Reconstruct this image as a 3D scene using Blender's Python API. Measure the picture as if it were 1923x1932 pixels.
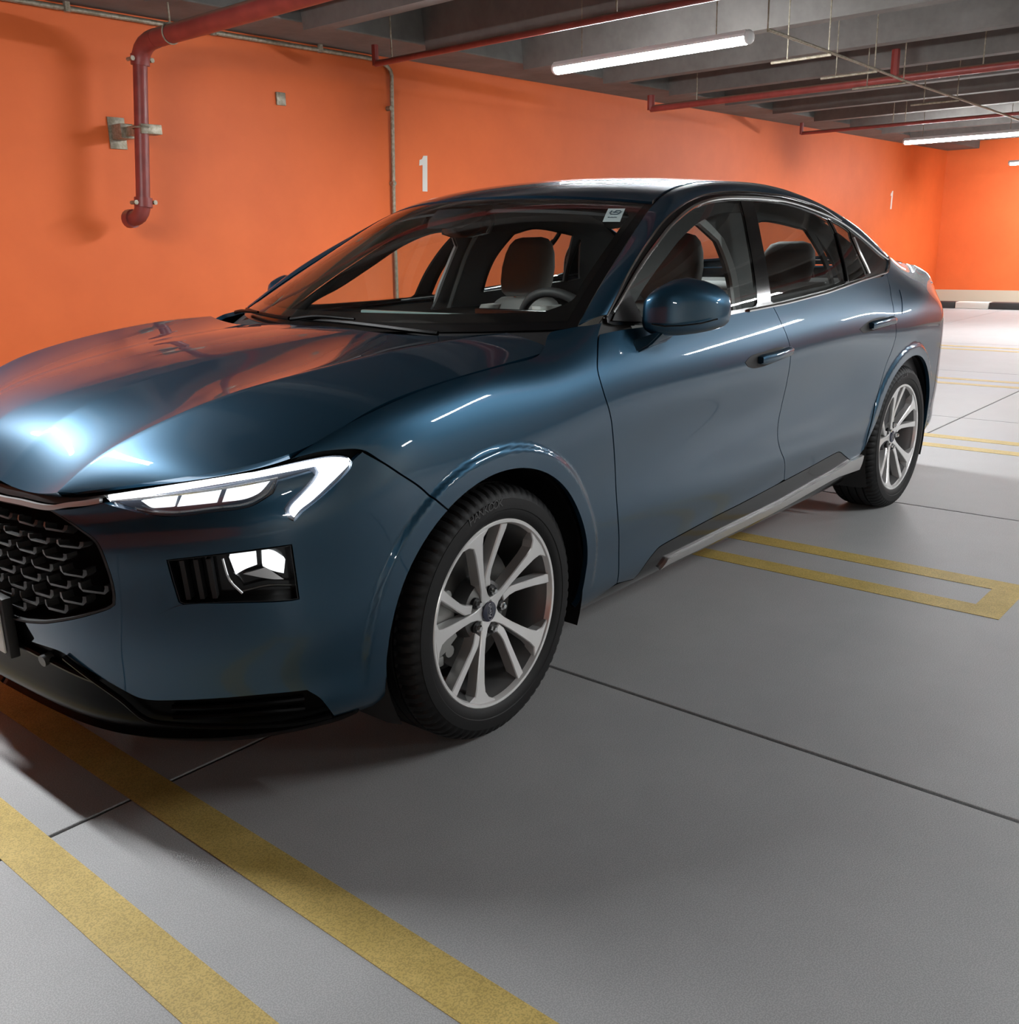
import bpy, bmesh, math, random
import numpy as np
from mathutils import Vector, Matrix
from mathutils.geometry import delaunay_2d_cdt
random.seed(4)
for o in list(bpy.data.objects): bpy.data.objects.remove(o, do_unlink=True)
SC = bpy.context.scene; COL = SC.collection
# ---------------------------------------------------------------- camera, world, exposure
W_PX, F_PX = 1923.0, 1834.7
cam_d = bpy.data.cameras.new('camera'); cam = bpy.data.objects.new('camera', cam_d); COL.objects.link(cam); SC.camera = cam
cam_d.sensor_fit = 'HORIZONTAL'; cam_d.sensor_width = 36.0; cam_d.lens = F_PX/W_PX*36.0; cam_d.clip_end = 200; cam_d.clip_start = .05
def cam_matrix(loc, yaw, pitch, roll):
    y, p, r = map(math.radians, (yaw, pitch, roll))
    f = Vector((math.sin(y)*math.cos(p), math.cos(y)*math.cos(p), math.sin(p))); rt = Vector((math.cos(y), -math.sin(y), 0)); up = rt.cross(f)
    r2 = math.cos(r)*rt+math.sin(r)*up; u2 = -math.sin(r)*rt+math.cos(r)*up
    m = Matrix((r2, u2, -f)).transposed().to_4x4(); m.translation = loc
    return m
cam.matrix_world = cam_matrix((-1.7934, -2.5242, 1.2914), 48.8927, -15.4929, -1.2437)
world = bpy.data.worlds.new('world'); SC.world = world; world.use_nodes = True
world.node_tree.nodes['Background'].inputs[0].default_value = (.55, .62, .75, 1); world.node_tree.nodes['Background'].inputs[1].default_value = .05
SC.view_settings.view_transform = 'Standard'; SC.view_settings.look = 'None'; SC.view_settings.gamma = 1; SC.view_settings.use_curve_mapping = False
SC.view_settings.exposure = 0.96
LAMP_POWER = 140.0
SC.cycles.max_bounces = 4; SC.cycles.diffuse_bounces = 2; SC.cycles.glossy_bounces = 3; SC.cycles.transmission_bounces = 2; SC.cycles.transparent_max_bounces = 12; SC.cycles.caustics_reflective = False; SC.cycles.caustics_refractive = False
# ---------------------------------------------------------------- materials
MATS = {}
def mat(name, col=(.5, .5, .5), rough=.5, metal=0.0, coat=0.0, coat_r=.03, emit=None, strength=0, spec=.5):
    m = bpy.data.materials.new(name); m.use_nodes = True; b = m.node_tree.nodes['Principled BSDF']
    b.inputs['Base Color'].default_value = (*col, 1); b.inputs['Roughness'].default_value = rough; b.inputs['Metallic'].default_value = metal
    b.inputs['Coat Weight'].default_value = coat; b.inputs['Coat Roughness'].default_value = coat_r; b.inputs['Specular IOR Level'].default_value = spec
    if emit: b.inputs['Emission Color'].default_value = (*emit, 1); b.inputs['Emission Strength'].default_value = strength
    MATS[name] = m; return m
def nodes(m): return m.node_tree.nodes, m.node_tree.links, m.node_tree.nodes['Principled BSDF']
def noise_col(m, a, b_, scale, detail=6, rough=.6, lo=.35, hi=.65, stretch=None, target='Base Color'):
    n, l, b = nodes(m); tc = n.new('ShaderNodeTexCoord'); t = n.new('ShaderNodeTexNoise'); t.inputs['Scale'].default_value = scale; t.inputs['Detail'].default_value = detail; t.inputs['Roughness'].default_value = rough
    src = tc.outputs['Object']
    if stretch:
        mp = n.new('ShaderNodeMapping'); mp.inputs['Scale'].default_value = stretch; l.new(src, mp.inputs[0]); src = mp.outputs[0]
    l.new(src, t.inputs['Vector']); r = n.new('ShaderNodeValToRGB'); r.color_ramp.elements[0].position = lo; r.color_ramp.elements[1].position = hi
    r.color_ramp.elements[0].color = (*a, 1); r.color_ramp.elements[1].color = (*b_, 1); l.new(t.outputs['Fac'], r.inputs[0])
    if target: l.new(r.outputs[0], b.inputs[target])
    return r, t, src
def add_bump(m, scale, strength, dist=.002, detail=1, stretch=None):
    n, l, b = nodes(m); tc = n.new('ShaderNodeTexCoord'); t = n.new('ShaderNodeTexNoise'); t.inputs['Scale'].default_value = scale; t.inputs['Detail'].default_value = detail
    src = tc.outputs['Object']
    if stretch:
        mp = n.new('ShaderNodeMapping'); mp.inputs['Scale'].default_value = stretch; l.new(src, mp.inputs[0]); src = mp.outputs[0]
    l.new(src, t.inputs['Vector']); bp = n.new('ShaderNodeBump'); bp.inputs['Strength'].default_value = strength; bp.inputs['Distance'].default_value = dist
    l.new(t.outputs['Fac'], bp.inputs['Height']); l.new(bp.outputs[0], b.inputs['Normal'])
PAINT = mat('blue_metallic_paint', (.009, .054, .100), .38, .70, 1.0, .025)
BLACKG = mat('gloss_black', (.004, .004, .0045), .16, 0, .25, .05, spec=.4)
PIANO = mat('black_plastic', (.0022, .0022, .0024), .30, 0, 0, spec=.05)
BLACKM = mat('matt_black', (.010, .010, .011), .6)
SHELL = mat('black_shell', (.003, .003, .003), .8, spec=.08)
RUBBER = mat('rubber', (.0065, .0065, .007), .58, spec=.3); add_bump(RUBBER, 220, .25, .0006)
ALLOY = mat('silver_alloy', (.84, .83, .82), .30, .6)
ALLOYD = mat('shaded_alloy', (.16, .16, .16), .42, .7)  # darker copy of the alloy: shade inside the wheel barrel put into the colour
CHROME = mat('chrome', (.80, .80, .80), .12, 1.0)
SATIN = mat('satin_silver', (.55, .54, .53), .36, .7)
IRON = mat('brake_iron', (.08, .078, .075), .45, .8)
CALIPER = mat('caliper_grey', (.30, .30, .29), .5, .5)
CAPBLUE = mat('cap_blue', (.008, .010, .035), .25, 0, .5)
WHITE = mat('white_paint', (.80, .79, .75), .5)
SEAT = mat('grey_seat_leather', (.30, .295, .29), .55); add_bump(SEAT, 60, .15, .001)
SEATL = mat('light_seat_leather', (.60, .59, .57), .5)
TRIMD = mat('dark_interior', (.040, .040, .042), .6)
TRIMG = mat('grey_interior', (.09, .09, .095), .6)
TRIML = mat('light_grey_trim', (.36, .36, .36), .55); TRIMB = mat('lit_beige_trim', (.60, .53, .43), .6)  # TRIMB: reflected wall light put into the beige of the pillar trim
SCREEN = mat('dash_reflection', (.20, .28, .27), .2)  # teal of the dash strip stands in for a reflection line
STICK = mat('sticker_pale', (.50, .60, .60), .5); STICKD = mat('sticker_ink', (.02, .06, .10), .5)
LED = mat('led_white', (.9, .9, .9), .3, emit=(.93, .97, 1.0), strength=3.0)
LED2 = mat('led_module', (.9, .9, .9), .3, emit=(.93, .98, 1.0), strength=.62)
for q_ in (LED, LED2): q_.cycles.emission_sampling = 'NONE'
CLEARH = mat('headlamp_inner', (.05, .06, .08), .12, .3, .5)
REDL = mat('tail_lens', (.18, .008, .008), .15, 0, .6)
def glass_mat(name, tint, f0=1.0, rough=.0):
    m = bpy.data.materials.new(name); m.use_nodes = True; n = m.node_tree.nodes; l = m.node_tree.links; n.clear()
    o = n.new('ShaderNodeOutputMaterial'); mx = n.new('ShaderNodeMixShader'); tr = n.new('ShaderNodeBsdfTransparent'); gl = n.new('ShaderNodeBsdfGlossy'); lw = n.new('ShaderNodeLayerWeight'); pw = n.new('ShaderNodeMath'); pw.operation = 'POWER'; pw.inputs[1].default_value = 5; fr = n.new('ShaderNodeMath'); fr.operation = 'MULTIPLY_ADD'; fr.inputs[1].default_value = .94; fr.inputs[2].default_value = .06; lw.inputs[0].default_value = .5; l.new(lw.outputs['Facing'], pw.inputs[0]); l.new(pw.outputs[0], fr.inputs[0])
    tr.inputs[0].default_value = (*tint, 1); gl.inputs['Roughness'].default_value = rough; gl.inputs[0].default_value = (f0, f0, f0, 1)
    l.new(fr.outputs[0], mx.inputs[0]); l.new(tr.outputs[0], mx.inputs[1]); l.new(gl.outputs[0], mx.inputs[2]); l.new(mx.outputs[0], o.inputs[0]); MATS[name] = m; return m
GLASS = glass_mat('window_glass', (.86, .90, .88)); GLASSR = glass_mat('tinted_rear_glass', (.66, .69, .68)); LENS = glass_mat('lens_cover', (.93, .95, .97))
ORANGE = mat('orange_wall_paint', (.72, .165, .042), .62); noise_col(ORANGE, (.87, .172, .038), (.79, .148, .032), 1.6, 4, .65, .3, .7)
CREAM = mat('cream_wall_base', (.62, .56, .44), .7)
CONC = mat('ceiling_concrete', (.2, .19, .18), .85); noise_col(CONC, (.125, .118, .110), (.185, .176, .165), 3.0, 4, .7, .3, .72)
FLOOR = mat('floor_concrete', (.40, .40, .395), .40); r_, t_, s_ = noise_col(FLOOR, (.375, .375, .375), (.445, .445, .445), 1.3, 5, .72, .3, .7); add_bump(FLOOR, 420, .30, .0012, 1)
n_, l_, b_ = nodes(FLOOR); mr = n_.new('ShaderNodeMapRange'); mr.inputs['To Min'].default_value = .44; mr.inputs['To Max'].default_value = .60; l_.new(t_.outputs['Fac'], mr.inputs[0]); l_.new(mr.outputs[0], b_.inputs['Roughness'])
def speckle(m, scale, lo, hi, p0=.42, p1=.6):
    n, l, b = nodes(m); src = b.inputs['Base Color'].links[0].from_socket; tc = n.new('ShaderNodeTexCoord'); t = n.new('ShaderNodeTexNoise'); t.inputs['Scale'].default_value = scale; t.inputs['Detail'].default_value = 0
    l.new(tc.outputs['Object'], t.inputs['Vector']); mr2 = n.new('ShaderNodeMapRange'); mr2.inputs['From Min'].default_value = p0; mr2.inputs['From Max'].default_value = p1; mr2.inputs['To Min'].default_value = lo; mr2.inputs['To Max'].default_value = hi; l.new(t.outputs['Fac'], mr2.inputs[0])
    mx = n.new('ShaderNodeMix'); mx.data_type = 'RGBA'; mx.blend_type = 'MULTIPLY'; mx.inputs[0].default_value = 1; l.new(src, mx.inputs[6]); l.new(mr2.outputs[0], mx.inputs[7]); l.new(mx.outputs[2], b.inputs['Base Color'])
speckle(FLOOR, 330, .88, 1.10)
JOINT = mat('joint_dark', (.05, .05, .048), .9)
YELLOW = mat('yellow_floor_paint', (.56, .40, .10), .55); noise_col(YELLOW, (.64, .47, .15), (.50, .36, .10), 7, 5, .75, .35, .68); add_bump(YELLOW, 140, .22, .002, 2)
speckle(YELLOW, 300, .78, 1.05, .36, .56)
REDP = mat('red_pipe_paint', (.26, .045, .038), .42); r_, t_, s_ = noise_col(REDP, (.28, .048, .040), (.21, .036, .031), 9, 2, target=None)
n_, l_, b_ = nodes(REDP); ge = n_.new('ShaderNodeNewGeometry'); sx = n_.new('ShaderNodeSeparateXYZ'); l_.new(ge.outputs['Normal'], sx.inputs[0]); du = n_.new('ShaderNodeMapRange'); du.inputs['From Min'].default_value = .35; du.inputs['From Max'].default_value = .85; du.inputs['To Max'].default_value = .8; l_.new(sx.outputs['Z'], du.inputs[0])
mx_ = n_.new('ShaderNodeMix'); mx_.data_type = 'RGBA'; l_.new(du.outputs[0], mx_.inputs[0]); l_.new(r_.outputs[0], mx_.inputs[6]); mx_.inputs[7].default_value = (.23, .165, .115, 1); l_.new(mx_.outputs[2], b_.inputs['Base Color'])
GALV = mat('galvanised', (.36, .33, .27), .5, .6); noise_col(GALV, (.40, .36, .29), (.25, .22, .16), 40, 2)
LAMPW = mat('lamp_housing', (.75, .75, .75), .4)
TUBE = mat('lamp_diffuser', (.9, .9, .9), .4, emit=(.955, .985, 1.0), strength=LAMP_POWER)
KERBK = mat('kerb_black', (.03, .03, .03), .6); KERBW = mat('kerb_white', (.75, .72, .66), .6)
# ---------------------------------------------------------------- object helpers
def link(o, parent=None):
    COL.objects.link(o)
    if parent: o.parent = parent
    return o
def empty(name, loc=(0, 0, 0), parent=None):
    o = bpy.data.objects.new(name, None); o.location = loc; o.empty_display_size = .1; return link(o, parent)
def tag(o, label=None, cat=None, group=None, kind=None):
    if label: o['label'] = label
    if cat: o['category'] = cat
    if group: o['group'] = group
    if kind: o['kind'] = kind
    return o
def mesh_obj(name, bm, m, parent=None, smooth=40):
    me = bpy.data.meshes.new(name); bmesh.ops.recalc_face_normals(bm, faces=bm.faces); bm.to_mesh(me); bm.free()
    for q in (m if isinstance(m, (list, tuple)) else [m]): me.materials.append(q)
    if smooth: me.shade_smooth(); me.set_sharp_from_angle(angle=math.radians(smooth))
    return link(bpy.data.objects.new(name, me), parent)
def share(name, src, parent=None):
    o = bpy.data.objects.new(name, src.data); return link(o, parent)
def box(bm, lo, hi, bev=0, seg=2, mi=0, M=None):
    c = [(lo[i]+hi[i])/2 for i in range(3)]; s = [abs(hi[i]-lo[i]) for i in range(3)]
    r = bmesh.ops.create_cube(bm, size=1, matrix=Matrix.Translation(c) @ Matrix.Diagonal((*s, 1)))
    vs = r['verts']; fs = {f for v in vs for f in v.link_faces}
    for f in fs: f.material_index = mi
    if bev: 
        es = list({e for v in vs for e in v.link_edges}); rr = bmesh.ops.bevel(bm, geom=es, offset=bev, segments=seg, affect='EDGES', profile=.5)
        vs = list({v for f in rr['faces'] for v in f.verts} | {v for v in vs if v.is_valid})
        for f in rr['faces']: f.material_index = mi
    if M is not None: bmesh.ops.transform(bm, matrix=M, verts=[v for v in vs if v.is_valid])
    return vs
def tube(bm, pts, r, n=10, caps=True, mi=0, closed=False):
    pts = [Vector(p) for p in pts]; N = len(pts); rs = r if isinstance(r, (list, tuple)) else [r]*N; rings = []; prev = None
    for i, p in enumerate(pts):
        a = pts[(i-1) % N] if (i > 0 or closed) else p; b = pts[(i+1) % N] if (i < N-1 or closed) else p
        t = (b-a).normalized()
        if prev is None:
            up = Vector((0, 0, 1)) if abs(t.z) < .9 else Vector((1, 0, 0)); s = t.cross(up).normalized()
        else:
            s = (prev-t*prev.dot(t)).normalized()
        prev = s; u = s.cross(t)
        rings.append([bm.verts.new(p+(s*math.cos(2*math.pi*k/n)+u*math.sin(2*math.pi*k/n))*rs[i]) for k in range(n)])
    for i in range(N-1+(1 if closed else 0)):
        A, B = rings[i], rings[(i+1) % N]
        for k in range(n):
            f = bm.faces.new((A[k], A[(k+1) % n], B[(k+1) % n], B[k])); f.material_index = mi
    if caps and not closed:
        bm.faces.new(rings[0][::-1]).material_index = mi; bm.faces.new(rings[-1]).material_index = mi
def lathe(bm, prof, n=64, axis='y', closed=False, mi=0, a0=0, a1=2*math.pi, mod=None):
    "profile (r, h) round an axis"
    full = abs(a1-a0-2*math.pi) < 1e-6; m = n if full else n+1; rings = []
    for k in range(m):
        a = a0+(a1-a0)*k/n; ring = []
        for j, (r, h) in enumerate(prof):
            rr = r+(mod(k, j) if mod else 0)
            c, s = rr*math.cos(a), rr*math.sin(a)
            ring.append(bm.verts.new((c, h, s) if axis == 'y' else ((c, s, h) if axis == 'z' else (h, c, s))))
        rings.append(ring)
    L = len(prof)
    for k in range(n):
        A, B = rings[k], rings[(k+1) % m]
        for j in range(L if closed else L-1):
            f = bm.faces.new((A[j], A[(j+1) % L], B[(j+1) % L], B[j])); f.material_index = mi
def prism(bm, poly, fn0, fn1, mi=0):
    "closed polygon extruded between two placement functions"
    A = [bm.verts.new(fn0(*p)) for p in poly]; B = [bm.verts.new(fn1(*p)) for p in poly]; n = len(poly)
    fs = [bm.faces.new(A), bm.faces.new(B[::-1])]+[bm.faces.new((A[i], A[(i+1) % n], B[(i+1) % n], B[i])) for i in range(n)]
    for f in fs: f.material_index = mi
    return A, B
def text_mesh(body, size, depth=.0005, shear=0, align='CENTER'):
    cu = bpy.data.curves.new('lettering', 'FONT'); cu.body = body; cu.size = size; cu.extrude = depth; cu.shear = shear; cu.align_x = align; cu.align_y = 'CENTER'; cu.resolution_u = 4
    o = bpy.data.objects.new('lettering', cu); COL.objects.link(o); dg = bpy.context.evaluated_depsgraph_get(); me = bpy.data.meshes.new_from_object(o.evaluated_get(dg)); bpy.data.objects.remove(o, do_unlink=True); return me
GRILLE = mat('grille_grey', (.075, .075, .075), .35, .4); RUBL = mat('rubber_letter', (.06, .06, .062), .5)
# ---------------------------------------------------------------- the garage
X0, X1, Y0, Y1 = -9.0, 18.6, -11.2, 4.0; ZC = 3.15
def slab_obj(name, lo, hi, m, parent=None, bev=0):
    bm = bmesh.new(); box(bm, lo, hi, bev); return mesh_obj(name, bm, m, parent, 0)
floor = tag(slab_obj('floor', (X0, Y0, -.20), (X1, Y1, -.010), JOINT), kind='structure')
JX = [.414+2.593*k for k in range(-4, 8)]; JY = [-.430+2.593*k for k in range(-5, 3)]
xs = [X0]+[x for x in JX if X0 < x < X1]+[X1]; ys = [Y0]+[y for y in JY if Y0 < y < Y1]+[Y1]
for i in range(len(xs)-1):
    for j in range(len(ys)-1):
        g = .0055; slab_obj('floor_slab', (xs[i]+g, ys[j]+g, -.010), (xs[i+1]-g, ys[j+1]-g, 0), FLOOR, floor, .003)
wall_back = tag(slab_obj('wall_back', (X0, Y1, -.2), (X1+.2, Y1+.2, 3.4), ORANGE), kind='structure')
wall_right = tag(slab_obj('wall_right', (X1, Y0, .22), (X1+.2, Y1, 3.4), ORANGE), kind='structure')
tag(slab_obj('baseboard_right', (X1-.02, Y0, -.2), (X1+.2, Y1, .22), CREAM), kind='structure')
wall_left = tag(slab_obj('wall_left', (X0-.2, Y0, -.2), (X0, Y1+.2, 3.4), ORANGE), kind='structure')
wall_front = tag(slab_obj('wall_front', (X0-.2, Y0-.2, -.2), (X1+.2, Y0, 3.4), CREAM), kind='structure')
ceiling = tag(slab_obj('ceiling', (X0-.2, Y0-.2, ZC), (X1+.2, Y1+.2, ZC+.2), CONC), kind='structure')
slab_obj('edge_beam', (X0, 3.42, 2.80), (X1, 4.0, ZC), CONC, ceiling, .01)
bm = bmesh.new(); sec = [(-.065, 2.752), (.065, 2.752), (.11, ZC), (-.11, ZC)]
prism(bm, sec, lambda x, z: (x, Y0, z), lambda x, z: (x, 3.42, z)); rib0 = mesh_obj('ceiling_rib', bm, CONC, ceiling, 30)
ribx = [3.0+1.2*k for k in range(-9, 12)]; rib0.location.x = ribx[0]
for x in ribx[1:]: share('ceiling_rib', rib0, ceiling).location.x = x
# end kerb, black and white blocks
kb = None; n = 0; y = 3.55
while y > -3.0:
    w = .56; bm = bmesh.new(); box(bm, (16.62, y-w+.004, 0), (16.86, y-.004, .115), .015)
    o = mesh_obj('kerb_block', bm, KERBW if n % 2 else KERBK); tag(o, '%s kerb block before the far end wall, %s from the corner' % ('white' if n % 2 else 'black', ['nearest', 'second', 'third', 'fourth', 'fifth', 'sixth', 'seventh', 'eighth', 'ninth', 'tenth', 'eleventh', 'twelfth'][n]), 'kerb block', 'kerb blocks along the far end wall'); n += 1; y -= w
# painted bay lines: a U of two stripes
def bay_line(xc, label):
    a, b = xc-.207, xc+.207; w = .107; yi, yo, yb = -1.63, -1.735, 3.95; z = .0016; bm = bmesh.new()
    poly = [(a, yb), (a, yo), (b, yo), (b, yb), (b-w, yb), (b-w, yi), (a+w, yi), (a+w, yb)]
    for q in ([(a, yb), (a, yo), (a+w, yo), (a+w, yb)], [(b-w, yb), (b-w, yo), (b, yo), (b, yb)], [(a+w, yi), (a+w, yo), (b-w, yo), (b-w, yi)]):
        prism(bm, q, lambda x, y: (x, y, 0.0), lambda x, y: (x, y, z))
    bmesh.ops.remove_doubles(bm, verts=bm.verts, dist=1e-5)
    return tag(mesh_obj('bay_line', bm, YELLOW, None, 30), label, 'floor marking', 'yellow bay lines on the floor')
for k, lab in ((-1, None), (0, 'double yellow bay line under the nose of the car, nearest the camera'), (1, 'double yellow bay line under the rear door with a closed square end'), (2, 'double yellow bay line just behind the tail of the car'), (3, 'faint yellow bay line second behind the tail of the car'), (4, 'faint yellow bay line third behind the tail of the car'), (5, None)):
    if lab: bay_line(-.925+2.80*k, lab)
# ---- tube lights
def tube_light(x, y0, y1, z, label):
    t = empty('tube_light', (x, (y0+y1)/2, z)); L = (y1-y0)/2; tag(t, label, 'tube light', 'tube lights under the ceiling')
    def prof(w, h0, h1, n, flat):
        return [(w*math.cos(a), h0+(h1-h0)*math.sin(a)) for a in np.linspace(0, math.pi, n)]
    bm = bmesh.new(); pr = [(.046*math.cos(a), -.004-.040*math.sin(a)) for a in np.linspace(0, math.pi, 12)]
    prism(bm, pr, lambda a, b: (a, -L+.025, b), lambda a, b: (a, L-.025, b)); mesh_obj('diffuser', bm, TUBE, t)
    bm = bmesh.new(); pr = [(-.05, -.004), (.05, -.004), (.05, .012), (.034, .034), (-.034, .034), (-.05, .012)]
    prism(bm, pr, lambda a, b: (a, -L+.03, b), lambda a, b: (a, L-.03, b)); mesh_obj('housing', bm, LAMPW, t, 30)
    for s in (-1, 1):
        bm = bmesh.new(); bmesh.ops.create_uvsphere(bm, u_segments=16, v_segments=10, radius=1, matrix=Matrix.Translation((0, s*(L-.028), -.004)) @ Matrix.Diagonal((.05, .030, .042, 1))); mesh_obj('end_cap', bm, LAMPW, t)
        bm = bmesh.new(); tube(bm, [(0, s*(L-.25), .03), (0, s*(L-.25), ZC-z)], .004, 6); mesh_obj('hanger_rod', bm, GALV, t)
    return t
LZ = 2.46
tube_light(4.03, .53, 2.06, LZ, 'lit tube light above the car roof, largest in view')
tube_light(11.9, .88, 2.43, LZ, 'lit tube light second along, at the right edge of the photo')
tube_light(16.75, .85, 2.40, 2.40, 'lit tube light farthest off, before the end wall')
for x, y0 in ((-1.15, .50), (2.9, -4.9), (7.6, -4.9), (12.3, -4.9), (-3.5, -9.9), (4.0, -9.9)):  # first lamp read off the car's shadow; the others added as unseen fill light
    tube_light(x, y0, y0+1.55, LZ, 'unseen lit tube light, placed out of the picture to light car and floor')
# ---- red fire main with its drop
def pipe(name, pts, r, m, parent=None, n=12):
    bm = bmesh.new(); tube(bm, pts, r, n); return mesh_obj(name, bm, m, parent)
def bend(a, c, b, n=6):
    a, c, b = Vector(a), Vector(c), Vector(b); return [tuple(a.lerp(c, t).lerp(c.lerp(b, t), t)) for t in np.linspace(0, 1, n)]
fm = empty('fire_main', (1.82, 3.69, 1.5)); tag(fm, 'thick red fire pipe coming from the ceiling and dropping down the orange wall', 'pipe')
def rel(p): return (p[0]-1.82, p[1]-3.69, p[2]-1.5)
top = Vector((1.815, 3.69, 2.46)); bot = Vector((1.722, 3.69, 1.58))
pipe('pipe_run', [rel(p) for p in [(1.87, Y0+.03, 2.60), (1.835, 3.52, 2.575)]], .056, REDP, fm, 16)
pipe('elbow', [rel(p) for p in bend((1.835, 3.50, 2.575), (1.825, 3.69, 2.572), (1.815, 3.69, 2.44))], .058, REDP, fm, 16)
pipe('drop_pipe', [rel(top), rel(bot)], .045, REDP, fm, 16)
pipe('foot_elbow', [rel(p) for p in bend((1.722, 3.69, 1.60), (1.712, 3.69, 1.50), (1.695, 3.785, 1.497))]+[rel((1.69, 3.80, 1.497))], .050, REDP, fm, 16)
for k, (p, q) in enumerate((((1.818, 3.69, 2.50), (1.813, 3.69, 2.44)), ((1.728, 3.69, 1.625), (1.722, 3.69, 1.565)))):
    bm = bmesh.new(); tube(bm, [rel(p), rel(q)], .058, 16); o = mesh_obj('coupling', bm, REDP, fm)
    for s in (-1, 1):
        bm = bmesh.new(); c = Vector(rel(p)).lerp(Vector(rel(q)), .5)+Vector((s*.068, 0, 0)); tube(bm, [c+Vector((0, -.03, 0)), c+Vector((0, .03, 0))], .012, 8); tube(bm, [c+Vector((0, -.035, 0)), c+Vector((0, -.028, 0))], .016, 6); mesh_obj('bolt', bm, GALV, fm)
bm = bmesh.new(); tube(bm, [rel((1.692, 3.78, 1.497)), rel((1.686, 3.83, 1.496))], .060, 16); mesh_obj('coupling', bm, REDP, fm)
bm = bmesh.new(); tube(bm, [Vector(rel((1.835, 3.33+.0, 2.578)))+Vector((.060*math.cos(a), 0, .060*math.sin(a))) for a in np.linspace(0, 2*math.pi, 20)[:-1]], .006, 6, closed=True); tube(bm, [rel((1.835, 3.33, 2.64)), rel((1.835, 3.33, ZC))], .006, 6); mesh_obj('hanger', bm, GALV, fm)
br = empty('pipe_bracket', rel((1.77, 4.0, 2.05)), fm); tag(br, 'galvanised wall bracket')
bm = bmesh.new(); box(bm, (-.065, -.012, -.10), (.055, 0, .10), .003); mesh_obj('wall_plate', bm, GALV, br)
bm = bmesh.new(); box(bm, (-.05, -.14, -.045), (.045, -.01, .05), .01); box(bm, (-.03, -.36, -.03), (.12, -.26, .03), .004); box(bm, (-.02, -.30, -.028), (.04, -.10, .028), .004); mesh_obj('arm', bm, GALV, br)
bm = bmesh.new(); tube(bm, [(-.002+.053*math.cos(a), -.31+.053*math.sin(a), .01) for a in np.linspace(0, 2*math.pi, 20)[:-1]], .007, 6, closed=True); mesh_obj('clamp_ring', bm, GALV, br)
# ---- conduits and sprinkler lines
def thing_pipe(name, pts, r, m, label, cat, extra=(), n=10, group=None):
    p0 = Vector(pts[0]); t = empty(name, p0); tag(t, label, cat, group); f = lambda q: tuple(Vector(q)-p0)
    pipe('pipe_run', [f(p) for p in pts], r, m, t, n)
    for nm, q, rr, mm in extra: pipe(nm, [f(p) for p in q], rr, mm, t, 8)
    return t
thing_pipe('wall_conduit', [(X0, 3.95, 2.775), (3.98, 3.95, 2.762)]+bend((3.98, 3.95, 2.762), (4.24, 3.95, 2.76), (4.262, 3.965, 2.66))+[(4.215, 3.97, 1.56), (4.19, 3.97, .3)], .017, GALV, 'thin galvanised conduit along the wall top bending down beside the figure one', 'conduit',
    [('clip', [(x, 3.94, 2.742), (x, 3.94, 2.80)], .022, GALV) for x in (.5, 1.5, 2.55, 3.5)]+[('clip', [(4.225, 3.95, z), (4.225, 3.999, z)], .02, GALV) for z in (1.8, 2.4)])
def sprink(x, z, r, ye, label, hang, stub=None):
    ex = [('riser', [(x, ye, z-.012), (x, ye, z+.13)], r*1.15, REDP)]
    ex += [('hanger', [(x, y, z), (x, y, ZC)], .006, GALV) for y in hang]
    if stub: ex.append(('riser', [(x, stub, z), (x, stub, z+.24)], r*1.1, REDP))
    return thing_pipe('sprinkler_pipe', [(x, ye, z), (x, Y0+.05, z)], r, REDP, label, 'pipe', ex, group='thin red sprinkler pipes under the ceiling')
sprink(3.56, 2.60, .022, 3.38, 'thin red sprinkler pipe under the ceiling ribs nearest the wall conduit bend', (3.2, 1.2, -1.0))
sprink(7.42, 2.60, .034, 3.44, 'thin red sprinkler pipe behind the first tube light, with an upright stub', (2.9, .2, -2.0), .93)
sprink(11.15, 2.60, .022, 3.5, 'thin red sprinkler pipe farthest along, before the second tube light', (2.3, 2.15, -1.0))
cc = [(4.08, .46, 2.49), (5.1, .52, 2.495), (6.05, .57, 2.495), (6.8, .62, 2.495), (8.3, .66, 2.495), (9.4, .70, 2.495), (11.8, .8, 2.495)]
ex = [('strut', [(x, y-.02, 2.475), (x, y+.42, 2.475)], .010, GALV) for x, y, z in cc[1:5]]+[('hanger', [(x, y, 2.475), (x, y, ZC)], .005, GALV) for x, y, z in cc[:5]]+[('hanger', [(x, y+.30, 2.475), (x, y+.30, ZC)], .005, GALV) for x, y, z in cc[1:5]]
thing_pipe('cable_conduit', cc, .010, GALV, 'grey cable conduit on short struts running back from the first tube light', 'conduit', ex)
bm = bmesh.new(); box(bm, (3.085, 3.985, 2.335), (3.170, 4.0, 2.428), .004); tag(mesh_obj('wall_box', bm, GALV), 'small square grey cover plate on the orange wall', 'cover plate')
def figure_one(x, z0, s, label):
    q = [(.020, 0), (.082, 0), (.098, .30), (.062, .302), (0, .245), (-.004, .215), (.030, .225)]; bm = bmesh.new()
    q = [(.024, 0), (.083, 0), (.100, .302), (.052, .300), (.034, .272), (.002, .262), (-.004, .215), (.038, .222)]
    prism(bm, [(x+a*s, z0+b*s) for a, b in q], lambda a, b: (a, 4.0, b), lambda a, b: (a, 3.996, b)); return tag(mesh_obj('wall_number', bm, WHITE, None, 20), label, 'number', 'white figures on the wall')
figure_one(4.575, 1.745, 1.0, 'white figure 1 painted on the orange wall above the windscreen')
figure_one(15.87, 1.71, 1.0, 'white figure 1 far along the orange wall above the boot lid')
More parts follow.
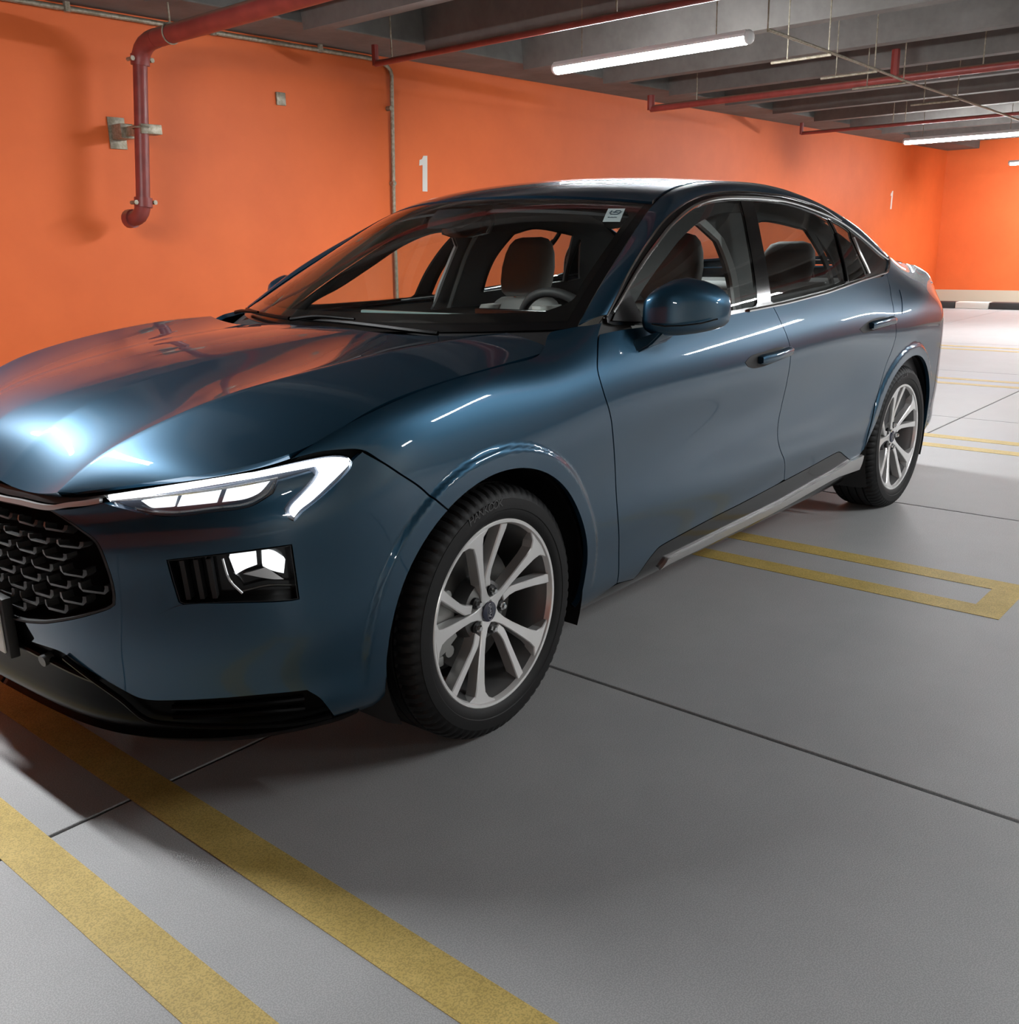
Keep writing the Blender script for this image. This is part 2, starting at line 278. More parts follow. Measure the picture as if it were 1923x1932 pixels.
# ---------------------------------------------------------------- body surfaces
def nat_coef(u, Y):
    n = len(u); h = np.diff(u); A = np.zeros((n, n)); b = np.zeros((n,) + Y.shape[1:]); A[0, 0] = A[-1, -1] = 1
    for i in range(1, n-1):
        A[i, i-1] = h[i-1]; A[i, i] = 2*(h[i-1]+h[i]); A[i, i+1] = h[i]
        b[i] = 6*((Y[i+1]-Y[i])/h[i]-(Y[i]-Y[i-1])/h[i-1])
    return np.linalg.solve(A, b.reshape(n, -1)).reshape(b.shape)
class Spl:
    "natural cubic spline through points, vector valued; parameter = knot index unless knots given"
    def __init__(self, Y, u=None):
        self.Y = np.asarray(Y, float); self.u = np.arange(len(self.Y), dtype=float) if u is None else np.asarray(u, float)
        self.m = nat_coef(self.u, self.Y)
    def __call__(self, q):
        q = np.asarray(q, float); u = self.u
        i = np.clip(np.searchsorted(u, q)-1, 0, len(u)-2); h = u[i+1]-u[i]
        a = (u[i+1]-q)/h; c = (q-u[i])/h; ex = (None,)*(self.Y.ndim-1)
        a = a[(...,)+ex]; c = c[(...,)+ex]; h = h[(...,)+ex]
        return a*self.Y[i]+c*self.Y[i+1]+((a**3-a)*self.m[i]+(c**3-c)*self.m[i+1])*h**2/6
class Grid:
    "tensor product natural spline: G[i][j] control points, parameters (s,t) are metric knot values"
    def __init__(self, G, us=None, ut=None):
        self.G = np.asarray(G, float); n, m = self.G.shape[:2]
        self.n, self.m = n, m
        self.us = np.arange(n, dtype=float) if us is None else us
        self.ut = np.arange(m, dtype=float) if ut is None else ut
        self.A = Spl(np.eye(n), self.us); self.B = Spl(np.eye(m), self.ut)
    def __call__(self, s, t):
        s = np.asarray(s, float); t = np.asarray(t, float)
        a = self.A(s); b = self.B(t)
        return np.einsum('...i,...j,ijk->...k', a, b, self.G)
# --- lower body: stations from front centre round the corner, along the side to the rear centre (y>0 here, mirrored when placed)
FR = [((-.960, 0), (-1, 0)), ((-.945, .28), (-.99, .12)), ((-.905, .50), (-.92, .38)), ((-.82, .66), (-.78, .62)),
      ((-.69, .79), (-.62, .78)), ((-.53, .875), (-.38, .925))]
FT = [.786, .782, .785, .816, .842, .877]           # z of the bonnet edge at these stations
FI = [(.11, .18), (.032, .235), (.011, .33), (.0, .43), (-.001, .53), (.002, .62), (.005, .692), (.022, .745)]
def station_front(k):
    (x, y), n = FR[k]; L = math.hypot(*n); n = (n[0]/L, n[1]/L); zt = FT[k]; r = []
    for i, (d, z) in enumerate(FI):
        if i >= 6: z = z+(zt-.79)*(.45 if i == 6 else .75)
        r.append((x-n[0]*d, y-n[1]*d, z))
    d = .032; r.append((x-n[0]*d, y-n[1]*d, zt)); d = .075; r.append((x-n[0]*d, y-n[1]*d, zt+.035))
    return r
def station_side(x, rows): return [(x, y, z) for y, z in rows]
SIDE = [
 (-.36, [(.83,.19),(.885,.245),(.903,.34),(.912,.44),(.916,.55),(.917,.66),(.914,.77),(.900,.855),(.865,.931),(.80,.972)]),
 (-.18, [(.83,.19),(.89,.245),(.912,.34),(.924,.44),(.930,.55),(.933,.67),(.931,.79),(.912,.888),(.868,.963),(.80,1.003)]),
 (0.00, [(.83,.19),(.89,.245),(.913,.34),(.925,.44),(.932,.56),(.936,.69),(.934,.81),(.912,.910),(.866,.981),(.795,1.02)]),
 (.25,  [(.83,.19),(.89,.245),(.908,.34),(.918,.44),(.925,.57),(.933,.71),(.934,.83),(.908,.930),(.848,.998),(.77,1.04)]),
 (.50,  [(.83,.19),(.878,.245),(.898,.35),(.912,.45),(.913,.58),(.924,.72),(.934,.835),(.914,.94),(.862,1.03),(.82,1.075)]),
 (.90,  [(.82,.19),(.874,.245),(.895,.355),(.912,.455),(.906,.59),(.918,.73),(.936,.838),(.922,.94),(.885,1.035),(.87,1.075)]),
 (1.35, [(.82,.19),(.874,.245),(.895,.36),(.913,.46),(.903,.595),(.916,.735),(.9375,.846),(.924,.945),(.888,1.042),(.875,1.08)]),
 (1.80, [(.82,.19),(.874,.245),(.895,.365),(.913,.465),(.903,.60),(.916,.745),(.9375,.858),(.924,.96),(.886,1.056),(.872,1.095)]),
 (2.20, [(.82,.19),(.874,.25),(.897,.37),(.914,.47),(.908,.61),(.920,.755),(.9375,.870),(.921,.975),(.876,1.082),(.858,1.125)]),
 (2.60, [(.82,.20),(.880,.26),(.905,.38),(.920,.48),(.926,.62),(.932,.765),(.9375,.885),(.910,.99),(.852,1.105),(.82,1.165)]),
 (2.945,[(.82,.22),(.885,.28),(.910,.38),(.925,.48),(.933,.62),(.9375,.765),(.9375,.895),(.898,1.0),(.825,1.105),(.775,1.19)]),
 (3.30, [(.82,.23),(.88,.29),(.898,.38),(.908,.49),(.914,.63),(.917,.775),(.910,.905),(.868,1.0),(.795,1.082),(.70,1.160)]),
 (3.58, [(.78,.25),(.84,.31),(.855,.40),(.864,.50),(.868,.64),(.870,.78),(.858,.91),(.812,1.0),(.742,1.092),(.645,1.142)]),
]
BR = [((3.78, .742), (.72, .70)), ((3.915, .48), (.95, .30)), ((3.955, 0), (1, 0))]
BI = [(.09, .25), (.03, .32), (.01, .42), (.0, .52), (.0, .65), (.005, .78), (.015, .90), (.030, 1.010), (.055, 1.085), (.12, 1.125)]
def station_back(k):
    (x, y), n = BR[k]; return [(x-n[0]*d, y-n[1]*d, z) for d, z in BI]
SG = [station_front(k) for k in range(6)]+[station_side(x, r) for x, r in SIDE]+[station_back(k) for k in range(3)]
_g = np.array(SG); US = np.r_[0, np.cumsum(np.linalg.norm(np.diff(_g[:, 4], axis=0), axis=1))]
UT = np.array([0, .07, .17, .27, .39, .52, .635, .735, .83, .90])
BODY = Grid(SG, US, UT)
RA = .390; WB = 2.945; ZA = .345
def flare(P):
    "raised flange round the wheel arches"
    P = np.array(P); o = np.zeros(P.shape[:-1])
    for xc, hi in ((0.0, .447), (WB, .442)):
        r = np.hypot(P[..., 0]-xc, P[..., 2]-ZA)
        w = np.clip((hi+.010-r)/.020, 0, 1); w = w*w*(3-2*w)
        w = w*np.clip((P[..., 2]-.28)/.1, 0, 1)
        o += .010*w
    P[..., 1] += o
    return P
def F_body(s, t): return flare(BODY(s, t))
# --- bonnet: columns centre, inner crease, outer crease, shut line / leading edge; rows rear -> front
HC = [(.14,0,1.052),(.0,0,1.048),(-.2,0,1.034),(-.4,0,1.010),(-.6,0,.974),(-.75,0,.928),(-.86,0,.866),(-.928,0,.788)]
HI_ = [(.14,.25,1.049),(0,.246,1.041),(-.2,.245,1.026),(-.4,.236,1.002),(-.58,.228,.969),(-.713,.224,.930),(-.83,.212,.866),(-.917,.20,.784)]
HO = [(.27,.728,1.050),(.1,.722,1.0485),(-.10,.690,1.037),(-.30,.658,1.014),(-.50,.602,.980),(-.655,.535,.930),(-.79,.470,.864),(-.893,.43,.786)]
HB = [(.335,.846,1.003),(.2,.853,.993),(.0,.866,.981),(-.18,.868,.964),(-.36,.866,.9315),(-.54,.838,.868),(-.735,.715,.832),(-.893,.43,.782)]
_c = [Spl(q) for q in (HC, HI_, HO, HB)]
def F_hood(u, v):
    "u 0..7 rear to front, v 0..3 centre to edge"
    C, I, O, B = (c(u) for c in _c); v = np.asarray(v, float)[..., None]; k = np.clip(np.floor(v), 0, 2); f = v-k
    M0 = (C+I)/2+np.array([0, 0, .003]); M1 = (I+O)/2+np.array([0, 0, -.013]); M2 = (O+B)/2+np.array([0, .5, .5])*np.linalg.norm(O-B, axis=-1, keepdims=True)*.045
    A = np.where(k == 0, C, np.where(k == 1, I, O)); Z = np.where(k == 0, I, np.where(k == 1, O, B)); M = np.where(k == 0, M0, np.where(k == 1, M1, M2))
    return A*(2*f-1)*(f-1)+M*4*f*(1-f)+Z*f*(2*f-1)
# --- windscreen, roof, rear screen: centre line and edge line
GC = [(.20,1.045),(.44,1.20),(.70,1.342),(.97,1.452),(1.30,1.516),(1.75,1.534),(2.15,1.519),(2.6,1.458),(3.0,1.348),(3.35,1.222),(3.62,1.168),(3.85,1.14)]
GE = [(.477,.817,1.056),(.68,.765,1.178),(.89,.712,1.292),(1.125,.659,1.412),(1.42,.615,1.480),(1.80,.597,1.500),(2.15,.600,1.486),(2.52,.625,1.416),(2.86,.655,1.306),(3.17,.68,1.186),(3.45,.675,1.142),(3.72,.62,1.13)]
_gc, _ge = Spl(GC), Spl(GE)
def F_top(u, v):
    "u 0..11 windscreen base to boot, v -1..1 across"
    c = _gc(u); e = _ge(u); v = np.asarray(v, float); w = np.abs(v)**2.2
    return np.stack([c[..., 0]+(e[..., 0]-c[..., 0])*w, e[..., 1]*v, c[..., 1]+(e[..., 2]-c[..., 1])*w], -1)
# --- side of the glasshouse
def Yg(x, z):
    t = (z-1.05)/.4; y = .885-.10*t-.125*t*np.abs(t)
    y = y-.035*np.clip((1.2-x)/.75, 0, 9)**2-.11*np.clip((x-2.1)/1.2, 0, 9)**2
    return y
def F_glass(x, z): return np.stack([x+0*z, Yg(x, z), z+0*x], -1)
# drip line between the side frames and the roof rail, paired with the windscreen / roof edge by parameter
GL = [(.575,.853,1.079),(.748,.815,1.204),(.958,.764,1.310),(1.129,.722,1.374),(1.42,.672,1.438),(1.80,.651,1.461),(2.123,.663,1.447),(2.45,.706,1.382),(2.72,.764,1.268),(2.95,.776,1.192),(3.30,.703,1.157),(3.62,.635,1.138)]
_gl = Spl(GL)
def F_rail(u, w):
    "u 0..11, w 0 roof edge .. 1 drip line"
    e = _ge(u); l = _gl(u); w = np.asarray(w, float)[..., None]
    m = (e+l)/2+np.array([0, .6, .6])*np.linalg.norm(e-l, axis=-1, keepdims=True)*(.14*np.clip((9.9-np.asarray(u, float))/2.0, 0, 1))[..., None]
    return e*(2*w-1)*(w-1)+m*4*w*(1-w)+l*w*(2*w-1)
POLY = {
 'lens': [(0.5817,0.8217),(0.6919,0.8162),(0.7902,0.8138),(0.8757,0.8101),(0.9547,0.8023),(1.0198,0.7905),(1.0894,0.7732),(1.1345,0.7532),(1.1443,0.7352),(1.1365,0.7183),(1.0796,0.6843),(1.0398,0.6646),(1.0143,0.6513),(0.995,0.6344),(0.9835,0.6466),(0.9777,0.6705),(0.9898,0.6874),(1.0234,0.7135),(1.0553,0.7388),(1.0488,0.7527),(1.0058,0.7556),(0.97,0.755),(0.9563,0.7218),(0.9032,0.6969),(0.825,0.6986),(0.7463,0.7002),(0.6941,0.7153),(0.6215,0.7604)],
 'fog': [(0.7238,0.571),(0.7305,0.507),(0.7393,0.439),(0.7478,0.4316),(0.8519,0.4283),(0.9697,0.4186),(0.9905,0.4191),(0.9883,0.5024),(0.9846,0.5809),(0.9283,0.5812),(0.8513,0.578),(0.7854,0.5748)],
 'ledge': [(0.6908,0.4007),(0.7477,0.4299),(0.8518,0.4265),(0.9695,0.4167),(0.9927,0.4166),(0.9931,0.4033),(0.9786,0.3943),(0.8504,0.4023)],
 'bumper': [(0.4231,0.7601),(0.5475,0.7839),(0.583,0.7906),(0.6215,0.7604),(0.6941,0.7153),(0.7463,0.7002),(0.825,0.6986),(0.9032,0.6969),(0.9563,0.7218),(0.97,0.755),(1.0058,0.7556),(1.0488,0.7527),(1.0553,0.7388),(1.0234,0.7135),(0.9898,0.6874),(0.9777,0.6705),(0.9835,0.6466),(0.995,0.6344),(1.0143,0.6513),(1.0398,0.6646),(1.0796,0.6843),(1.1365,0.7183),(1.1443,0.7352),(1.1562,0.741),(1.174,0.7467),(1.2165,0.6979),(1.2622,0.6459),(1.3135,0.5983),(1.3471,0.5639),(1.3857,0.529),(1.3798,0.5259),(1.3608,0.5133),(1.3426,0.4989),(1.3252,0.4829),(1.3087,0.4652),(1.2932,0.4461),(1.2786,0.4257),(1.2651,0.4044),(1.2527,0.3823),(1.2415,0.36),(1.2314,0.3375),(1.2226,0.3149),(1.2151,0.2923),(1.2088,0.2697),(1.2037,0.2472),(1.2,0.2247),(1.1976,0.2022),(1.1966,0.1795),(1.1971,0.1567),(1.1989,0.1336),(1.2021,0.1098),(1.2066,0.0851),(1.1819,0.0358),(1.0985,0.0427),(1.06,0.0593),(1.0228,0.1323),(0.9924,0.1624),(0.8987,0.1685),(0.8061,0.1695),(0.7117,0.1684),(0.6423,0.167),(0.6095,0.1727),(0.5735,0.1891),(0.5016,0.2222),(0.452,0.2463),(0.4023,0.2597),(0.2943,0.258),(0.3146,0.2733),(0.2904,0.3077),(0.2919,0.3127),(0.3691,0.3291),(0.4239,0.3465),(0.4989,0.3739),(0.5731,0.4088),(0.5929,0.4261),(0.5965,0.4559),(0.5951,0.4983),(0.5905,0.5406),(0.5796,0.6027),(0.5632,0.6434),(0.5205,0.685),(0.4697,0.7265),(0.4231,0.7601)],
 'grille': [(0.4231,0.7601),(0.4697,0.7265),(0.5205,0.685),(0.5632,0.6434),(0.5796,0.6027),(0.5905,0.5406),(0.5951,0.4983),(0.5965,0.4559),(0.5929,0.4261),(0.5731,0.4088),(0.4989,0.3739),(0.4239,0.3465),(0.3691,0.3291),(0.2919,0.3127)],
 'lowb': [(1.06,0.0593),(1.0228,0.1323),(0.9924,0.1624),(0.8987,0.1685),(0.8061,0.1695),(0.7117,0.1684),(0.6423,0.167),(0.6095,0.1727),(0.5735,0.1891),(0.5016,0.2222),(0.452,0.2463),(0.4023,0.2597),(0.2943,0.258),(0.3146,0.2733),(0.2904,0.3077)],
 'fender': [(1.8312,0.8262),(1.7151,0.8282),(1.5827,0.8301),(1.4862,0.8322),(1.3962,0.8316),(1.3108,0.8297),(1.229,0.8303),(1.1653,0.8348),(1.1008,0.8378),(1.0572,0.8339),(1.0213,0.8241),(1.0003,0.8118),(1.0616,0.8006),(1.1173,0.7783),(1.1742,0.748),(1.2165,0.6979),(1.2622,0.6459),(1.3135,0.5983),(1.3471,0.5639),(1.3857,0.529),(1.3914,0.5325),(1.4079,0.5407),(1.4249,0.5476),(1.4423,0.5534),(1.4601,0.558),(1.4781,0.5616),(1.4964,0.5642),(1.515,0.5658),(1.5337,0.5665),(1.5526,0.5663),(1.5715,0.5652),(1.5905,0.5633),(1.6094,0.5607),(1.6283,0.5573),(1.6471,0.5531),(1.6658,0.5482),(1.6843,0.5425),(1.7025,0.5361),(1.7205,0.529),(1.7382,0.5212),(1.7555,0.5127),(1.7724,0.5035),(1.7889,0.4938),(1.8049,0.4834),(1.8204,0.4725),(1.8354,0.461),(1.8498,0.4489),(1.8636,0.4364),(1.8767,0.4233),(1.8891,0.4099),(1.9009,0.3959),(1.9119,0.3816),(1.9221,0.3669),(1.9316,0.3517),(1.9402,0.3361),(1.948,0.3201),(1.955,0.3035),(1.9611,0.2864),(1.9663,0.2687),(1.9707,0.2503),(1.9741,0.2315),(1.9766,0.2123),(1.9782,0.1932),(1.9789,0.1744),(1.9787,0.156),(1.9775,0.1379),(1.9755,0.1198),(1.9725,0.1013),(1.9686,0.082),(1.9638,0.0614),(2.0356,0.0409),(2.1893,0.0756),(2.17,0.1795),(2.142,0.2913),(2.1222,0.4407),(2.0779,0.5812),(2.0616,0.6224),(2.0405,0.6718),(2.0326,0.7163),(2.0377,0.7428),(2.0664,0.783),(2.0936,0.8153),(2.1231,0.8433),(2.1503,0.8692),(2.0908,0.8709),(2.0537,0.8768),(2.0054,0.8808),(1.962,0.8844),(1.9336,0.8741),(1.8922,0.8471)],
 'front_door': [(2.1091,0.83),(2.0936,0.8153),(2.0664,0.783),(2.0377,0.7428),(2.0326,0.7163),(2.0405,0.6718),(2.0616,0.6224),(2.0779,0.5812),(2.1222,0.4407),(2.142,0.2913),(2.17,0.1795),(2.1893,0.0756),(2.3015,0.0531),(2.3435,0.1015),(2.3987,0.1315),(2.434,0.1381),(2.5963,0.1467),(2.765,0.1528),(2.9676,0.1566),(3.2527,0.1662),(3.3143,0.1729),(3.293,0.2198),(3.2676,0.2633),(3.2306,0.3059),(3.2126,0.3448),(3.2142,0.376),(3.2225,0.4117),(3.2334,0.4481),(3.2388,0.5136),(3.228,0.576),(3.2185,0.6311),(3.2158,0.6698),(3.2041,0.704),(3.1922,0.7361),(3.1797,0.7633),(3.1699,0.7907),(3.154,0.83),(3.0736,0.83),(2.9932,0.83),(2.9129,0.83),(2.8325,0.83),(2.7521,0.83),(2.6717,0.83),(2.5914,0.83),(2.511,0.83),(2.4306,0.83),(2.3502,0.83),(2.2698,0.83),(2.1895,0.83)],
 'rear_door': [(3.154,0.83),(3.1699,0.7907),(3.1797,0.7633),(3.1922,0.7361),(3.2041,0.704),(3.2158,0.6698),(3.2185,0.6311),(3.228,0.576),(3.2388,0.5136),(3.2334,0.4481),(3.2225,0.4117),(3.2142,0.376),(3.2126,0.3448),(3.2306,0.3059),(3.2676,0.2633),(3.293,0.2198),(3.3143,0.1729),(3.3212,0.1678),(3.5353,0.1764),(3.7832,0.189),(3.8336,0.1861),(3.9172,0.1523),(3.9845,0.1298),(4.0748,0.1308),(4.0995,0.151),(4.1064,0.2339),(4.131,0.317),(4.1772,0.3993),(4.2202,0.4819),(4.2654,0.546),(4.2865,0.6059),(4.2728,0.6847),(4.3135,0.7499),(4.3657,0.7909),(4.4208,0.8412),(4.3234,0.83),(4.2259,0.83),(4.1285,0.83),(4.031,0.83),(3.9336,0.83),(3.8361,0.83),(3.7387,0.83),(3.6412,0.83),(3.5438,0.83),(3.4463,0.83),(3.3489,0.83),(3.2514,0.83)],
 'quarter_front': [(4.4208,0.8412),(4.3657,0.7909),(4.3135,0.7499),(4.2728,0.6847),(4.2865,0.6059),(4.2654,0.546),(4.2202,0.4819),(4.1772,0.3993),(4.131,0.317),(4.1064,0.2339),(4.0995,0.151)],
 'd1top': [(2.1503,0.8692),(2.1231,0.8433),(2.0936,0.8153)],
 'arch_r': [(4.1816,0.2976),(4.1922,0.3157),(4.204,0.3327),(4.217,0.3489),(4.2312,0.3643),(4.2464,0.3791),(4.2627,0.3933),(4.28,0.4069),(4.2982,0.4199),(4.3172,0.4321),(4.3371,0.4434),(4.3576,0.4538),(4.3788,0.4631),(4.4006,0.4712),(4.4229,0.4781),(4.4456,0.4838),(4.4686,0.4881),(4.4918,0.4911),(4.5153,0.4927),(4.5388,0.493),(4.5623,0.4919),(4.5858,0.4894),(4.609,0.4856),(4.632,0.4805),(4.6546,0.4741),(4.6768,0.4665),(4.6985,0.4577),(4.7196,0.4477),(4.74,0.4366),(4.7596,0.4245),(4.7785,0.4114),(4.7964,0.3974),(4.8134,0.3827),(4.8294,0.3673),(4.8443,0.3512),(4.8581,0.3345),(4.8707,0.3173),(4.8821,0.2996),(4.8923,0.2813),(4.9011,0.2625),(4.9086,0.243),(4.9148,0.2228),(4.9195,0.2016),(4.9229,0.1792),(4.9249,0.1552),(4.9255,0.1298),(4.9246,0.1031),(4.9222,0.0759),(4.9184,0.049),(4.9132,0.0225)],
 'arch_f': [(1.2116,0.0619),(1.2057,0.0895),(1.2012,0.1157),(1.1982,0.1408),(1.1967,0.1654),(1.1969,0.1896),(1.1986,0.2137),(1.202,0.2377),(1.2068,0.2617),(1.2131,0.2858),(1.2208,0.3099),(1.23,0.334),(1.2406,0.3581),(1.2525,0.3819),(1.2658,0.4054),(1.2803,0.4282),(1.296,0.4497),(1.3128,0.4698),(1.3307,0.4881),(1.3495,0.5046),(1.3693,0.5192),(1.3899,0.5317),(1.4113,0.5422),(1.4335,0.5506),(1.4562,0.5571),(1.4795,0.5619),(1.5033,0.5649),(1.5274,0.5664),(1.5517,0.5663),(1.5761,0.5648),(1.6006,0.562),(1.6251,0.5579),(1.6494,0.5525),(1.6734,0.5459),(1.6971,0.538),(1.7204,0.529),(1.7432,0.5188),(1.7654,0.5075),(1.7868,0.4951),(1.8075,0.4817),(1.8273,0.4673),(1.8462,0.452),(1.8641,0.4359),(1.8809,0.4189),(1.8965,0.4012),(1.911,0.3828),(1.9241,0.3638),(1.936,0.344),(1.9465,0.3235),(1.9555,0.3021),(1.9632,0.2799),(1.9693,0.2565),(1.974,0.2323),(1.9771,0.2076),(1.9787,0.183),(1.9788,0.1591),(1.9773,0.1357),(1.9743,0.1121),(1.9698,0.0877),(1.9638,0.0614)],
 'drl': [(0.5888,0.8199),(0.716,0.8133),(0.8309,0.8114),(0.9431,0.8017),(1.0136,0.7901),(1.0878,0.7709),(1.1301,0.751),(1.1396,0.7404),(1.1393,0.7288),(1.109,0.7122),(1.0798,0.6959),(1.0408,0.6727),(1.0127,0.6586),(0.997,0.643),(0.9904,0.6584),(0.9968,0.6749),(1.0254,0.6974),(1.0549,0.7205),(1.0679,0.7377),(1.0608,0.7611),(1.0126,0.7706),(0.9652,0.778),(0.8522,0.7873),(0.7469,0.7872),(0.6672,0.7868),(0.5966,0.7895)],
 'mod1': [(0.6688,0.7695),(0.7143,0.7677),(0.7503,0.7666),(0.7402,0.7322),(0.7124,0.7344),(0.6912,0.7391)],
 'mod2': [(0.7619,0.7676),(0.8061,0.7677),(0.8486,0.7654),(0.834,0.7259),(0.7925,0.7283),(0.7482,0.7305)],
 'mod3': [(0.8598,0.7658),(0.9071,0.7653),(0.9551,0.7606),(0.9402,0.7421),(0.9257,0.73),(0.8956,0.722),(0.8462,0.7246)],
 'fogl1': [(0.8511,0.5611),(0.8778,0.5683),(0.9098,0.5703),(0.9094,0.5359),(0.8822,0.5248),(0.8614,0.5108)],
 'fogl2': [(0.923,0.5701),(0.9491,0.5615),(0.9714,0.5423),(0.9655,0.505),(0.9403,0.5164),(0.9211,0.5304)],
 'fogbeam': [(0.8765,0.5064),(0.9295,0.5222),(0.9664,0.4812),(0.9383,0.4855)],
 'trim_up': [(2.4479,0.0533),(2.4674,0.0892),(2.7233,0.0925),(2.9947,0.0974),(3.2665,0.1011),(3.5851,0.1135),(3.8454,0.1219),(3.934,0.1303),(4.0069,0.13),(4.0953,0.1317)],
 'trim_lo': [(2.4599,0.055),(2.6898,0.055),(2.9112,0.055),(3.1619,0.055),(3.4835,0.055),(3.718,0.0673),(3.9699,0.0809),(4.1299,0.0593)],
 'h1': [(2.8637,0.6689),(2.8869,0.6505),(2.9473,0.6369),(3.0809,0.6397),(3.195,0.6485),(3.2157,0.6658),(3.1946,0.6803),(3.1064,0.6912),(2.9991,0.6893),(2.9077,0.6857)],
 'h2': [(3.8672,0.6739),(3.9132,0.6532),(4.0443,0.6511),(4.241,0.6493),(4.2645,0.6674),(4.1488,0.6932),(3.9796,0.6936)],
 'fuel': [(4.4681,0.773),(4.6949,0.783),(4.5548,0.68),(4.3721,0.6837)],
 'strip_up': [(0.2215,0.7666),(0.3122,0.7788),(0.4172,0.7831),(0.4856,0.8038),(0.5472,0.8097)],
 'strip_lo': [(0.2192,0.7439),(0.3099,0.7533),(0.4155,0.7584),(0.4857,0.7813),(0.5476,0.7864)],
 'slot_up': [(0.6416,0.1618),(0.8054,0.1631),(0.8981,0.1621),(0.992,0.1572),(1.0165,0.1339),(1.0493,0.0806)],
 'slot_lo': [(0.635,0.1181),(0.6909,0.1066),(0.7986,0.102),(0.892,0.0918),(0.9646,0.0832),(1.0464,0.0819)],
 'vline': [(0.4445,0.2448),(0.5698,0.1703),(0.6306,0.1222)],
 'clad': [(2.3015,0.0531),(2.3435,0.1015),(2.3987,0.1315),(2.434,0.1381),(2.5963,0.1467),(2.765,0.1528),(2.9676,0.1566),(3.2527,0.1662),(3.3212,0.1678),(3.5353,0.1764),(3.7832,0.189),(3.8336,0.1861),(3.9172,0.1523),(3.9845,0.1298),(4.0748,0.1308)],
 'L1': [(0.5717,1.0776),(0.7481,1.2036),(0.9584,1.31),(1.129,1.3742),(1.3214,1.4229),(1.4921,1.4469),(1.7054,1.4586),(1.9813,1.4556),(2.1234,1.4469),(2.3726,1.4083),(2.5197,1.3511),(2.8201,1.2144)],
 'L2': [(0.6015,1.0863),(0.7894,1.2054),(1.014,1.3095),(1.1488,1.357),(1.327,1.403),(1.5004,1.4261),(1.7303,1.4342),(2.0424,1.4273),(2.2887,1.3919),(2.5126,1.3397),(2.8164,1.2121)],
 'L3': [(1.2666,1.0402),(1.4102,1.0435),(1.6859,1.0512),(2.0408,1.0698),(2.3948,1.0987),(2.6955,1.115),(2.8373,1.1239),(2.9436,1.195)],
 'bp': [(1.6836,1.4254),(1.5691,1.2867),(1.5076,1.1781),(1.4626,1.0641),(1.7747,1.427),(1.6595,1.2857),(1.6003,1.175),(1.5616,1.064)],
 'bar1': [(2.3704,1.2999),(2.3221,1.2178),(2.2853,1.1068)],
 'bar2': [(2.5471,1.2785),(2.5409,1.2154),(2.5725,1.1264)],
 'sail': [(0.6982,1.1451),(0.7018,1.1264),(0.6185,1.0654)],
 'sticker': [(2.6849,0.8295),(2.7244,0.901),(2.3811,0.9227),(2.339,0.8534)],
}
# ---------------------------------------------------------------- trimmed patches on a surface
CEN = np.array([1.4, 0, .62])
def smooth_loop(poly, h, sc, closed=True, corner=38):
    P = np.array(poly, float)*sc
    keep = [0]
    for i in range(1, len(P)):
        if np.hypot(*(P[i]-P[keep[-1]])) > 1e-4: keep.append(i)
    P = P[keep]
    if closed and np.hypot(*(P[0]-P[-1])) < 1e-4: P = P[:-1]
    n = len(P); out = []; c = math.cos(math.radians(corner))
    def is_corner(i):
        if not closed and i in (0, n-1): return True
        a = P[i]-P[i-1]; b = P[(i+1) % n]-P[i]; return np.dot(a, b)/(np.linalg.norm(a)*np.linalg.norm(b)+1e-12) < c
    cr = [is_corner(i) for i in range(n)]
    for i in range(n if closed else n-1):
        A, B = P[i], P[(i+1) % n]; d = B-A; L = np.hypot(*d)
        tA = d if cr[i] else (B-P[i-1])*L/(L+np.hypot(*(A-P[i-1])))
        tB = d if cr[(i+1) % n] else (P[(i+2) % n]-A)*L/(L+np.hypot(*(P[(i+2) % n]-B)))
        k = max(1, int(math.ceil(L/h)))
        for j in range(k):
            t = j/k; out.append(A*(2*t**3-3*t**2+1)+tA*(t**3-2*t**2+t)+B*(-2*t**3+3*t**2)+tB*(t**3-t**2))
    if not closed: out.append(P[-1])
    return np.array(out)
def inset(L, d):
    if not d: return L
    area = .5*np.sum(L[:, 0]*np.roll(L[:, 1], -1)-np.roll(L[:, 0], -1)*L[:, 1])
    t = np.roll(L, -1, 0)-np.roll(L, 1, 0); t /= np.linalg.norm(t, axis=1)[:, None]+1e-12
    nn = np.stack([-t[:, 1], t[:, 0]], -1)*(1 if area > 0 else -1)
    return L+nn*d
def inside(Q, L):
    x, y = Q[:, 0], Q[:, 1]; r = np.zeros(len(Q), bool); A = L; B = np.roll(L, -1, 0)
    for (x0, y0), (x1, y1) in zip(A, B):
        if y0 == y1: continue
        c = ((y0 > y) != (y1 > y)) & (x < (x1-x0)*(y-y0)/(y1-y0)+x0); r ^= c
    return r
def frames(F, Q, sc, e=.004):
    a, b = Q[:, 0]/sc[0], Q[:, 1]/sc[1]; ea, eb = e/sc[0], e/sc[1]
    P = F(a, b); da = F(a+ea, b)-F(a-ea, b); db = F(a, b+eb)-F(a, b-eb); n = np.cross(da, db); n /= np.linalg.norm(n, axis=1)[:, None]+1e-15
    s = np.sign(np.sum(n*(P-CEN), 1)); 
    n *= np.where(np.median(s) >= 0, 1.0, -1.0)
    return P, n
class Patch: pass
